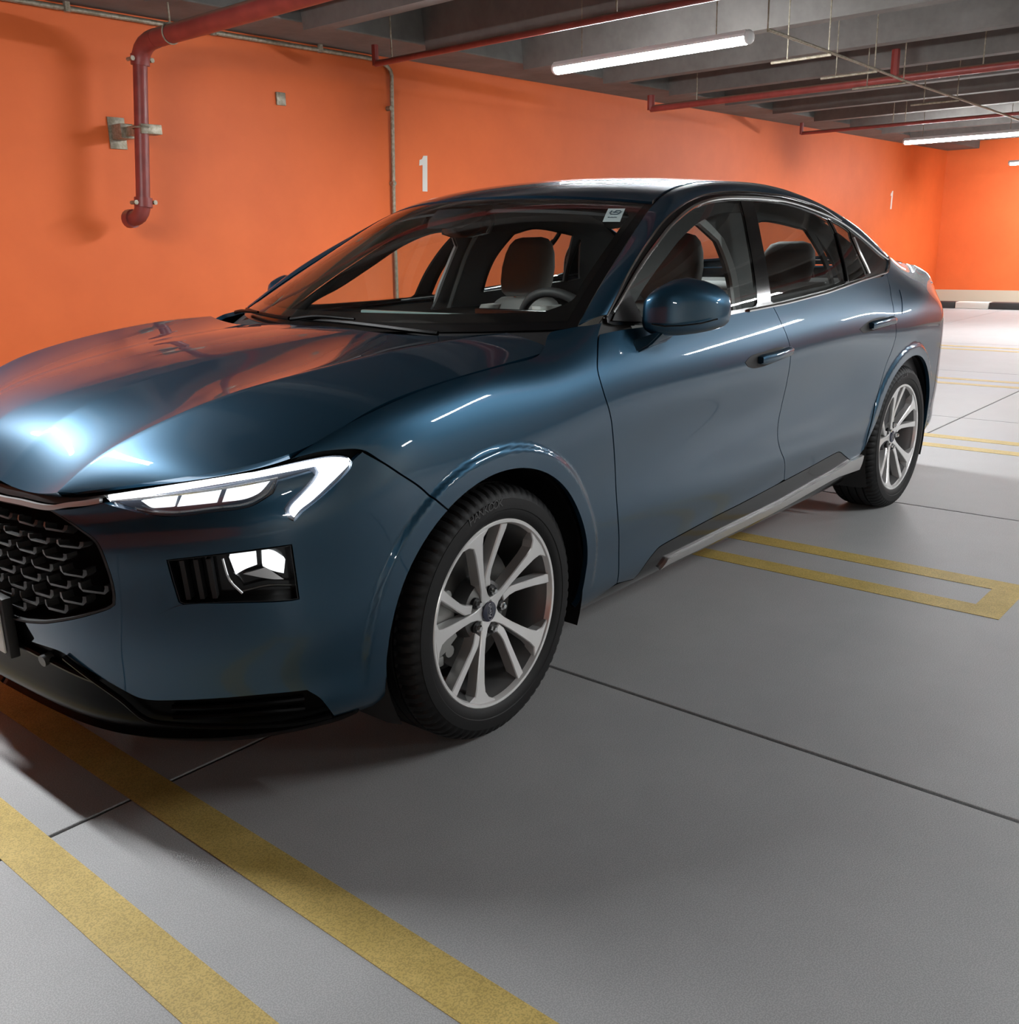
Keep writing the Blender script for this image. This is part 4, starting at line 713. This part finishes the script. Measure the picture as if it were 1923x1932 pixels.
# ---- wheels
def make_wheel():
    w = empty('wheel', (0, 0, 0), car)
    hw = .1175; NS = 288
    prof = [(.250, -.094), (.256, -.106), (.266, -.1135), (.280, -.1165), (.283, -.1165), (.285, -.1185), (.300, -.1185), (.312, -.1170), (.3125, -.1155), (.326, -.110), (.337, -.100), (.3435, -.088), (.3465, -.074), (.3475, -.066), (.3475, -.0605), (.340, -.0595), (.340, -.0525), (.3478, -.0515), (.348, -.024), (.340, -.023), (.340, -.016), (.348, -.015)]
    full = prof+[(r, -y) for r, y in prof[::-1]]
    def mod(k, j):
        jj = j if j < len(prof) else len(full)-1-j
        return -.0065 if (k % 4 == 0 and 9 <= jj <= 13) else 0
    bm = bmesh.new(); lathe(bm, full, NS, 'y', mod=mod); mesh_obj('tyre', bm, RUBBER, w, 25)
    bm = bmesh.new(); pr = [(.2565, -.098), (.2575, -.106), (.2545, -.1085), (.2475, -.1075), (.2440, -.103), (.2420, -.092), (.236, -.080), (.226, -.060), (.219, .02), (.222, .07), (.245, .092), (.256, .100)]
    lathe(bm, pr, 96, 'y'); 
    for f in bm.faces: f.material_index = 1 if max(math.hypot(v.co.x, v.co.z) for v in f.verts) < .2425 or f.calc_center_median().y > -.05 else 0
    mesh_obj('wheel_barrel', bm, [ALLOY, ALLOYD], w, 30)
    def yf(r): return -.074-.030*(min(max((r-.05)/.19, 0), 1))**1.3
    bm = bmesh.new()
    for k in range(5):
        ph = math.radians(106-72*k)
        def P(r, wd, dy=0, ph=ph):
            c, s = math.cos(ph), math.sin(ph); return (r*c+wd*s, yf(math.hypot(r, wd))+dy, r*s-wd*c)     # wd>0 is clockwise
        main = [(.024, .024), (.046, .0145), (.075, .0105), (.11, .0108), (.16, .0128), (.205, .0160), (.226, .021), (.2375, .040), (.2425, .047), (.2465, .0), (.2375, -.066), (.2325, -.066), (.227, -.040), (.214, -.0245), (.19, -.0185), (.15, -.0145), (.11, -.0118), (.075, -.0110), (.046, -.0145), (.024, -.024)]
        A, Bv = prism(bm, main, lambda r, q: P(r, q), lambda r, q: P(r, q, .034))
        def Q(r, ang, dy=0):
            a = math.radians(106-72*k)-math.radians(ang); return (r*math.cos(a), yf(r)+.004+dy, r*math.sin(a))
        bl = [(.070, 9), (.096, 8.5), (.112, 11.5), (.15, 17.5), (.19, 21.0), (.225, 23.0), (.2445, 23.8), (.2445, 30.2), (.228, 30.0), (.19, 28.2), (.15, 26.0), (.118, 23.5), (.095, 23.5), (.070, 29)]
        prism(bm, bl, lambda r, a_: Q(r, a_), lambda r, a_: Q(r, a_, .036))
    bmesh.ops.recalc_face_normals(bm, faces=bm.faces)
    ed = [e for e in bm.edges if len(e.link_faces) == 2 and e.calc_face_angle(0) > .9 and abs(e.verts[0].co.y-e.verts[1].co.y) < .02 and min(v.co.y-yf(math.hypot(v.co.x, v.co.z)) for v in e.verts) < .012]
    bmesh.ops.bevel(bm, geom=ed, offset=.0025, segments=1, affect='EDGES')
    mesh_obj('spokes', bm, ALLOY, w, 25)
    bm = bmesh.new(); lathe(bm, [(.0, -.071), (.033, -.071), (.036, -.069), (.062, -.066), (.082, -.058), (.088, -.04), (.088, .0)], 48, 'y'); mesh_obj('wheel_hub', bm, ALLOYD, w, 30)
    bm = bmesh.new(); lathe(bm, [(.0, -.0795), (.024, -.079), (.0275, -.0775), (.029, -.070)], 40, 'y'); mesh_obj('centre_cap', bm, CAPBLUE, w, 30)
    # badge: oval ring and script lettering on the cap
    bm = bmesh.new(); tube(bm, [(.0105*math.cos(a), -.0797, .0235*math.sin(a)) for a in np.linspace(0, 2*math.pi, 36)[:-1]], .0005, 6, closed=True)
    tm = text_mesh('Ford', .017, .0003, .35); M_ = Matrix(((0, -1, 0, 0), (0, 0, -1, -.0800), (1, 0, 0, 0), (0, 0, 0, 1))); b2_ = bmesh.new(); b2_.from_mesh(tm); bmesh.ops.transform(b2_, matrix=M_, verts=b2_.verts); tm2 = bpy.data.meshes.new('badge'); b2_.to_mesh(tm2); b2_.free(); bm.from_mesh(tm2); mesh_obj('cap_badge', bm, SATIN, w, 0)
    for k in range(5):
        a = math.radians(70-72*k); c = (.057*math.cos(a), .057*math.sin(a)); bm = bmesh.new()
        tube(bm, [(c[0], -.060, c[1]), (c[0], -.0715, c[1])], .0155, 16); mesh_obj('nut_seat', bm, BLACKM, w)
        bm = bmesh.new(); tube(bm, [(c[0], -.060, c[1]), (c[0], -.082, c[1]), (c[0], -.0865, c[1])], [.0105, .0105, .0065], 6); mesh_obj('lug_nut', bm, CHROME, w, 30)
    bm = bmesh.new(); lathe(bm, [(.06, -.012), (.168, -.012), (.170, -.010), (.170, .012), (.06, .012)], 72, 'y'); lathe(bm, [(.06, -.012), (.085, -.03), (.085, -.04), (.0, -.04)], 40, 'y'); mesh_obj('brake_disc', bm, IRON, w, 30)
    bm = bmesh.new(); lathe(bm, [(.205, .03), (.205, .085), (.02, .085)], 48, 'y'); mesh_obj('dust_shield', bm, BLACKM, w)
    bm = bmesh.new(); pr = [(.108, -.045), (.170, -.050), (.192, -.045), (.196, -.02), (.196, .03), (.108, .03)]
    lathe(bm, pr, 14, 'y', closed=True, a0=math.radians(155), a1=math.radians(205)); bmesh.ops.holes_fill(bm, edges=bm.edges); 
    for an in (150, 211):
        a = math.radians(an); tube(bm, [(.15*math.cos(a), -.045, .15*math.sin(a)), (.15*math.cos(a), .02, .15*math.sin(a))], .017, 10); box(bm, (.19*math.cos(a)-.016, -.04, .19*math.sin(a)-.014), (.19*math.cos(a)+.016, .0, .19*math.sin(a)+.014), .004)
    mesh_obj('brake_caliper', bm, CALIPER, w, 30)
    # moulded lettering on the sidewall
    bm = bmesh.new(); rr = .3045
    for i, ch in enumerate('HANKOOK'):
        a = math.radians(111.3-i*3.75); tm = text_mesh(ch, .031, .0004, .12); ca, sa = math.cos(a-math.pi/2), math.sin(a-math.pi/2)
        Mx = Matrix(((ca, -sa, 0, rr*math.cos(a)), (0, 0, -1, -.1190), (sa, ca, 0, rr*math.sin(a)), (0, 0, 0, 1))); b2_ = bmesh.new(); b2_.from_mesh(tm); bmesh.ops.transform(b2_, matrix=Mx, verts=b2_.verts); t2 = bpy.data.meshes.new('letter'); b2_.to_mesh(t2); b2_.free(); bm.from_mesh(t2)
    mesh_obj('sidewall_lettering', bm, RUBL, w, 0)
    return w
def copy_tree(o, parent):
    c = o.copy(); COL.objects.link(c); c.parent = parent
    for ch in list(o.children): copy_tree(ch, c)
    return c
w0 = make_wheel(); WY = .800; ZWH = .3405
w0.location = (0, -WY, ZWH); w0.rotation_euler.z = math.radians(3.0)
w1 = copy_tree(w0, car); w1.location = (WB, -WY, ZWH); w1.rotation_euler.z = 0
for x in (0, WB):
    w2 = copy_tree(w0, car); w2.location = (x, WY, ZWH); w2.rotation_euler.z = math.pi+(math.radians(3.0) if x == 0 else 0)
# wheel-arch liners, underbody
for x in (0, WB):
    for sd in (-1, 1):
        bm = bmesh.new(); lathe(bm, [(RA+.004, sd*.900), (RA+.015, sd*.86), (RA+.02, sd*.55), (.02, sd*.54)], 40, 'y', a0=math.radians(-23), a1=math.radians(208)); bmesh.ops.translate(bm, vec=(x, 0, ZA), verts=bm.verts); mesh_obj('arch_liner', bm, BLACKM, car)
bm = bmesh.new(); box(bm, (-.66, -.50, .24), (3.72, .50, .50), .02); box(bm, (.42, -.82, .19), (2.52, .82, .30), .02); mesh_obj('underbody', bm, SHELL, car)
# ---- door mirrors
def mirror(sd, parent):
    mr = empty('door_mirror', (0, 0, 0), parent)
    MSEC = smooth_loop([(-.62, -.93), (-.90, -.72), (-1.0, -.42), (-.99, -.30), (-.93, .30), (-.84, .62), (-.70, .74), (-.30, .90), (.10, 1.0), (.38, .96), (.47, .80), (.48, 0), (.44, -.80), (.30, -.97), (-.2, -1.0)], .22, np.ones(2)).tolist()
    bm = bmesh.new(); R = []; n = len(MSEC)
    secs = [(.898, .745, 1.080, .050, .045, .045), (.905, .745, 1.080, .066, .058, .060), (.920, .752, 1.080, .078, .065, .078), (.955, .770, 1.080, .088, .069, .096), (.985, .795, 1.080, .088, .068, .100), (1.015, .826, 1.080, .082, .064, .090), (1.042, .858, 1.080, .070, .057, .074), (1.060, .880, 1.079, .054, .047, .056), (1.070, .890, 1.0785, .038, .034, .040), (1.075, .895, 1.078, .018, .018, .020)]
    for (y, x, z, rx, zl, zh) in secs:
        ring_ = [bm.verts.new((x+px_*rx, y*sd, z+(pz_*zh if pz_ > 0 else pz_*zl))) for px_, pz_ in MSEC]
        R.append(ring_)
    for i in range(len(R)-1):
        for k in range(n): bm.faces.new((R[i][k], R[i][(k+1) % n], R[i+1][(k+1) % n], R[i+1][k]))
    bm.faces.new(R[0]); bm.faces.new(R[-1][::-1]); mesh_obj('mirror_housing', bm, PAINT, mr, 50)
    bm = bmesh.new(); box(bm, (-.004, -.085, -.045), (0, .085, .05), .002); bmesh.ops.transform(bm, matrix=Matrix.Translation((.842, 1.0*sd, 1.090)) @ Matrix.Rotation(-.75*sd, 4, 'Z'), verts=bm.verts); mesh_obj('mirror_glass', bm, CHROME, mr)
    bm = bmesh.new(); A = [(.632, .885, .952), (.770, .890, .965), (.815, .893, 1.005), (.640, .883, 1.000)]; D_ = [(.672, .935, .985), (.775, .940, .995), (.812, .94, 1.025), (.690, .935, 1.022)]; C_ = [(.705, .965, 1.03), (.785, .975, 1.03), (.805, .975, 1.055), (.715, .965, 1.055)]
    Rr = [[bm.verts.new((x, y*sd, z)) for x, y, z in q] for q in (A, D_, C_)]
    for i in range(2):
        for k in range(4): bm.faces.new((Rr[i][k], Rr[i][(k+1) % 4], Rr[i+1][(k+1) % 4], Rr[i+1][k]))
    bm.faces.new(Rr[0]); bm.faces.new(Rr[-1][::-1]); bmesh.ops.bevel(bm, geom=list(bm.edges), offset=.006, segments=2, affect='EDGES'); mesh_obj('mirror_stalk', bm, PAINT, mr, 40)
    bm = bmesh.new(); tube(bm, [(.668, .945*sd, 1.052), (.685, .98*sd, 1.046), (.718, 1.015*sd, 1.046), (.768, 1.05*sd, 1.050), (.822, 1.076*sd, 1.06)], .0026, 6); mesh_obj('mirror_seam', bm, BLACKG, mr)
for sd in (-1, 1): mirror(sd, car)
sailp = patch(F_glass, [(.588, 1.064), (.612, 1.085), (.70, 1.145), (.715, 1.10), (.735, 1.050)], h=.02, off=.004, skirt=.006)
for sd in (-1, 1): pobj('mirror_sail', sailp, BLACKM, parts['fd', sd], sd)
# ---- wipers, cowl
cowl = vrow(-.45, -1.0, 1.0, 10)+urow(-.45, .22, .99, 6)[1:]+vrow(.22, .99, -.99, 10)[1:]+urow(.22, -.45, -.99, 6)[1:-1]
pobj('cowl_panel', patch(F_top, cowl, h=.04, sc=TS, off=-.012, skirt=.01), BLACKM, car)
def wiper(pts_blade, pts_arm):
    wp = empty('wiper', (0, 0, 0), car); bm = bmesh.new(); P_ = curve_on(F_top, pts_blade, off=.012, sc=TS); tube(bm, P_, .0075, 6); mesh_obj('wiper_blade', bm, PIANO, wp)
    bm = bmesh.new(); P_ = curve_on(F_top, pts_arm, off=.026, sc=TS); tube(bm, P_, [.008-.004*i/(len(P_)-1) for i in range(len(P_))], 8); mesh_obj('wiper_arm', bm, PIANO, wp)
wiper([(.06, .80), (.07, .60), (.06, .35), (.05, .22)], [(-.10, .82), (-.02, .72), (.04, .50)])
wiper([(.055, .14), (.045, -.08), (.0, -.28), (-.06, -.43), (-.13, -.58)], [(-.02, .16), (.06, .02), (.04, -.20)])
# ---- interior
hlp = vrow(2.75, -.94, .94, 12)+urow(2.75, 7.4, .96, 16)[1:]+vrow(7.4, .96, -.96, 12)[1:]+urow(7.4, 2.75, -.96, 16)[1:-1]
pobj('headliner', patch(F_top, hlp, h=.06, sc=(.38, .62), off=-.035, skirt=.0), TRIMG, car)
door_in = patch(F_body, [(s_of_x(.50), .12), (s_of_x(.5), .80), (s_of_x(1.0), .835), (s_of_x(1.7), .835), (s_of_x(2.3), .84), (s_of_x(2.75), .84), (s_of_x(3.3), .80), (s_of_x(3.3), .30), (s_of_x(2.5), .12)], h=.08, off=-.06, skirt=0, corner=20)
def F_gin(d): return lambda x, z: np.stack([x+0*z, Yg(x, z)-d, z+0*x], -1)
W1 = [(.75, 1.07), (.90, 1.13), (1.054, 1.211), (1.19, 1.289), (1.33, 1.338), (1.46, 1.348), (1.53, 1.284), (1.517, 1.174), (1.49, 1.06)]
W2 = [(1.80, 1.064), (1.81, 1.164), (1.83, 1.238), (1.89, 1.334), (2.03, 1.357), (2.36, 1.322), (2.40, 1.212), (2.42, 1.089)]
W3 = [(2.44, 1.30), (2.50, 1.20), (2.55, 1.097), (2.45, 1.085)]
mid_l = [(.60, 1.045), (.82, 1.162), (1.00, 1.262), (1.15, 1.338), (1.31, 1.384), (1.46, 1.392)]
mid_l = [(.62, 1.035), (.80, 1.135), (.97, 1.230), (1.12, 1.310), (1.28, 1.375), (1.46, 1.39)]
a_tr = patch(F_gin(.09), [(.50, 1.02), (.74, 1.190), (.95, 1.302), (1.12, 1.378), (1.28, 1.428)]+mid_l[:5][::-1], h=.05, skirt=.01)
d_tr = patch(F_glass, L2[:7]+[(1.70, 1.395), (1.49, 1.387), (1.335, 1.362), (1.17, 1.315), (1.045, 1.268), (.835, 1.170), (.68, 1.075)], h=.05, off=-.016, skirt=.006)
f_tr = patch(F_gin(.115), mid_l[:5]+[(1.28, 1.47), (1.46, 1.475)]+W1[:6][::-1]+[(.71, 1.03)], h=.05, skirt=.01)
r_tr = patch(F_gin(.122), [(1.46, 1.475), (1.75, 1.485), (2.10, 1.475), (2.45, 1.415), (2.75, 1.30), (3.0, 1.20), (3.0, 1.0), (1.46, 1.0), (1.49, 1.06)]+W1[::-1][1:4], [W2, W3], h=.05, skirt=.012)
bp_in = patch(F_gin(.108), [(1.40, 1.346), (1.46, 1.344), (1.53, 1.282), (1.517, 1.174), (1.49, 1.06), (1.488, 1.0), (1.530, 1.0), (1.535, 1.06), (1.562, 1.174), (1.574, 1.29), (1.515, 1.360), (1.46, 1.376), (1.40, 1.374)], h=.02, skirt=.012)
belt_in = patch(F_gin(.14), [(1.600, 1.33), (1.585, 1.25), (1.578, 1.144), (1.548, 1.0), (1.578, 1.0), (1.608, 1.144), (1.615, 1.25), (1.63, 1.33)], h=.03, skirt=.004)
fill_in = patch(F_glass, [(.49, 1.0), (.53, 1.045), (.585, 1.085), (.64, 1.11), (.70, 1.03), (.70, 1.0)], h=.03, off=-.014, skirt=.006)
for sd in (-1, 1): pobj('pillar_foot_cover', fill_in, BLACKM, car, sd)
for sd in (-1, 1):
    pobj('windscreen_pillar_trim', a_tr, TRIMB, car, sd); pobj('door_frame_lining', f_tr, TRIMD, car, sd); pobj('door_frame_seal', d_tr, BLACKM, car, sd); pobj('side_lining', r_tr, TRIMD, car, sd); pobj('door_lining', door_in, TRIMD, car, sd); pobj('pillar_seal', bp_in, TRIML, car, sd); pobj('seat_belt', belt_in, TRIML, car, sd)
bm = bmesh.new(); box(bm, (.40, -.74, .30), (3.3, .74, .34), .01); mesh_obj('cabin_floor', bm, TRIMD, car)
bm = bmesh.new(); dsec = [(.30, .99), (.42, 1.045), (.62, 1.052), (.80, 1.040), (.90, 1.005), (.93, .93), (.88, .78), (.82, .55), (.40, .55)]
def dx(y): return .12*(abs(y)/.72)**2
NY = 17; R = []
for i in range(NY):
    y = -.735+1.47*i/(NY-1); R.append([bm.verts.new((x+dx(y)*max(0, 1-(x-.3)/.6), y, z-(.012*(abs(y)/.73)**2))) for x, z in dsec])
for i in range(NY-1):
    for k in range(len(dsec)-1): bm.faces.new((R[i][k], R[i][k+1], R[i+1][k+1], R[i+1][k]))
bm.faces.new(R[0]); bm.faces.new(R[-1][::-1]); dash = mesh_obj('dashboard', bm, TRIMD, car, 40)
bm = bmesh.new(); box(bm, (.865, -.12, 1.012), (.885, .58, 1.040), .006); mesh_obj('dash_reflection', bm, SCREEN, dash)
bm = bmesh.new(); box(bm, (.90, -.66, .95), (.915, -.02, 1.06), .006); mesh_obj('instrument_screen', bm, BLACKG, dash)
# steering wheel
sw = empty('steering_wheel', (0, 0, 0), car); Ms = Matrix.Translation((.985, -.37, .965)) @ Matrix.Rotation(math.radians(-24), 4, 'Y')
bm = bmesh.new(); tube(bm, [Ms @ Vector((0, .180*math.cos(a), .172*math.sin(a))) for a in np.linspace(0, 2*math.pi, 48)[:-1]], .0165, 10, closed=True); mesh_obj('wheel_rim', bm, TRIMD, sw)
bm = bmesh.new(); box(bm, (-.04, -.07, -.06), (.02, .07, .055), .02, M=Ms); 
for s_ in (-1, 1): box(bm, (-.015, s_*.05, -.03), (.01, s_*.172, .02), .008, M=Ms)
box(bm, (-.015, -.03, -.165), (.01, .03, -.04), .008, M=Ms); tube(bm, [Ms @ Vector((0, 0, 0)), Ms @ Vector((-.20, 0, -.02))], .035, 10); mesh_obj('wheel_boss', bm, TRIMD, sw)
# seats
def loft(bm, secs, closed_ends=True):
    R = [[bm.verts.new(p) for p in s] for s in secs]; n = len(secs[0])
    for i in range(len(R)-1):
        for k in range(n): bm.faces.new((R[i][k], R[i][(k+1) % n], R[i+1][(k+1) % n], R[i+1][k]))
    if closed_ends: bm.faces.new(R[0][::-1]); bm.faces.new(R[-1])
def rrect(cx, cy, cz, tx, wy, ex=3.2, n=28, tilt=0):
    o = []
    for k in range(n):
        a = 2*math.pi*k/n; c, s = math.cos(a), math.sin(a); o.append((cx+math.copysign(abs(c)**(2/ex), c)*tx, cy+math.copysign(abs(s)**(2/ex), s)*wy, cz))
    return o
def front_seat(y):
    st = empty('front_seat', (0, 0, 0), car)
    bm = bmesh.new(); loft(bm, [rrect(1.50+(z-.5)*.33, y, z, t, w) for z, t, w in ((.50, .07, .22), (.60, .085, .255), (.72, .085, .262), (.84, .075, .255), (.93, .065, .235), (1.0, .056, .20), (1.035, .05, .165), (1.05, .035, .14))]); bmesh.ops.smooth_vert(bm, verts=bm.verts, factor=.2, use_axis_x=True, use_axis_y=True, use_axis_z=True); mesh_obj('seat_back', bm, SEAT, st, 60)
    for s_ in (-1, 1):
        bm = bmesh.new(); loft(bm, [rrect(1.465+(z-.5)*.33, y+s_*w, z, .075, .045) for z, w in ((.55, .215), (.7, .225), (.85, .215), (.95, .185), (1.02, .15))]); mesh_obj('seat_bolster', bm, SEATL, st, 60)
    bm = bmesh.new(); loft(bm, [rrect(1.665+(z-1.05)*.22, y, z, t, w, 2.8) for z, t, w in ((1.055, .030, .105), (1.075, .048, .128), (1.12, .056, .138), (1.18, .056, .140), (1.24, .052, .130), (1.28, .046, .112), (1.303, .034, .088), (1.312, .014, .055))]); mesh_obj('headrest', bm, SEAT, st, 70)
    bm = bmesh.new()
    for s_ in (-1, 1): tube(bm, [(1.668, y+s_*.06, 1.0), (1.672, y+s_*.06, 1.07)], .008, 8)
    mesh_obj('headrest_post', bm, CHROME, st)
    bm = bmesh.new(); loft(bm, [rrect(1.24, y, z, t, w, 4) for z, t, w in ((.40, .24, .23), (.46, .27, .255), (.53, .28, .26), (.57, .27, .245), (.585, .22, .20))]); mesh_obj('seat_cushion', bm, SEAT, st, 60)
for y in (-.375, .375): front_seat(y)
bs = empty('rear_seat', (0, 0, 0), car)
bm = bmesh.new(); loft(bm, [rrect(2.50+(z-.5)*.42, 0, z, t, w, 6) for z, t, w in ((.45, .08, .62), (.7, .09, .63), (.95, .08, .62), (1.04, .07, .60), (1.08, .04, .57))]); mesh_obj('seat_back', bm, SEAT, bs, 60)
bm = bmesh.new(); box(bm, (2.05, -.63, .38), (2.60, .63, .60), .05, 3); mesh_obj('seat_cushion', bm, SEAT, bs)
for y in (-.36, .36):
    bm = bmesh.new(); loft(bm, [rrect(2.755+(z-1.05)*.25, y, z, t, w, 2.8) for z, t, w in ((1.05, .04, .10), (1.09, .055, .125), (1.16, .058, .135), (1.22, .052, .125), (1.255, .04, .10), (1.268, .015, .06))]); mesh_obj('headrest', bm, SEAT, bs, 70)
bm = bmesh.new(); box(bm, (2.72, -.66, 1.04), (3.34, .66, 1.075), .02); mesh_obj('parcel_shelf', bm, TRIMD, car)
bm = bmesh.new(); loft(bm, [rrect(.90+i*.012, .02, z, t, w, 3) for i, (z, t, w) in enumerate(((1.312, .02, .05), (1.325, .03, .115), (1.36, .032, .125), (1.385, .028, .12), (1.395, .015, .10)))]); mi = mesh_obj('rear_view_mirror', bm, BLACKG, car, 60)
bm = bmesh.new(); loft(bm, [[(p[0], p[1], p[2]) for p in rrect(x, .02, z, tx, w, 3)] for x, z, tx, w in ((.80, 1.345, .05, .06), (.86, 1.375, .08, .09), (.93, 1.41, .10, .10))]); mesh_obj('sensor_housing', bm, BLACKM, mi, 60)
# sun-shade band at the top of the screen and the permit sticker
stk = PO['sticker']
sp = patch(F_top, stk, h=.02, sc=TS, off=.001, skirt=0, corner=10); so = pobj('window_sticker', sp, STICK, car, -1)
def stuv(a, b):
    q = np.array(stk); return tuple((q[0]*(1-a)+q[1]*a)*(1-b)+(q[3]*(1-a)+q[2]*a)*b)
def stick_line(pts, wd):
    bm = bmesh.new(); P_ = np.array([F_top(*stuv(*p)) for p in pts]); n_ = np.array([-.45, 0, .89]); P_ = P_+n_*.0022; P_[:, 1] *= -1; tube(bm, P_, wd, 6); return bm
bm = stick_line([(.30, .20), (.22, .36), (.30, .47), (.70, .47), (.82, .32), (.80, .20), (.52, .20), (.50, .30), (.40, .33), (.68, .33)], .0013); mesh_obj('sticker_mark', bm, STICKD, so)
bm = stick_line([(.22, .70), (.30, .68), (.36, .71), (.46, .69), (.54, .71), (.62, .69), (.74, .70)], .0011); mesh_obj('sticker_mark', bm, STICKD, so)
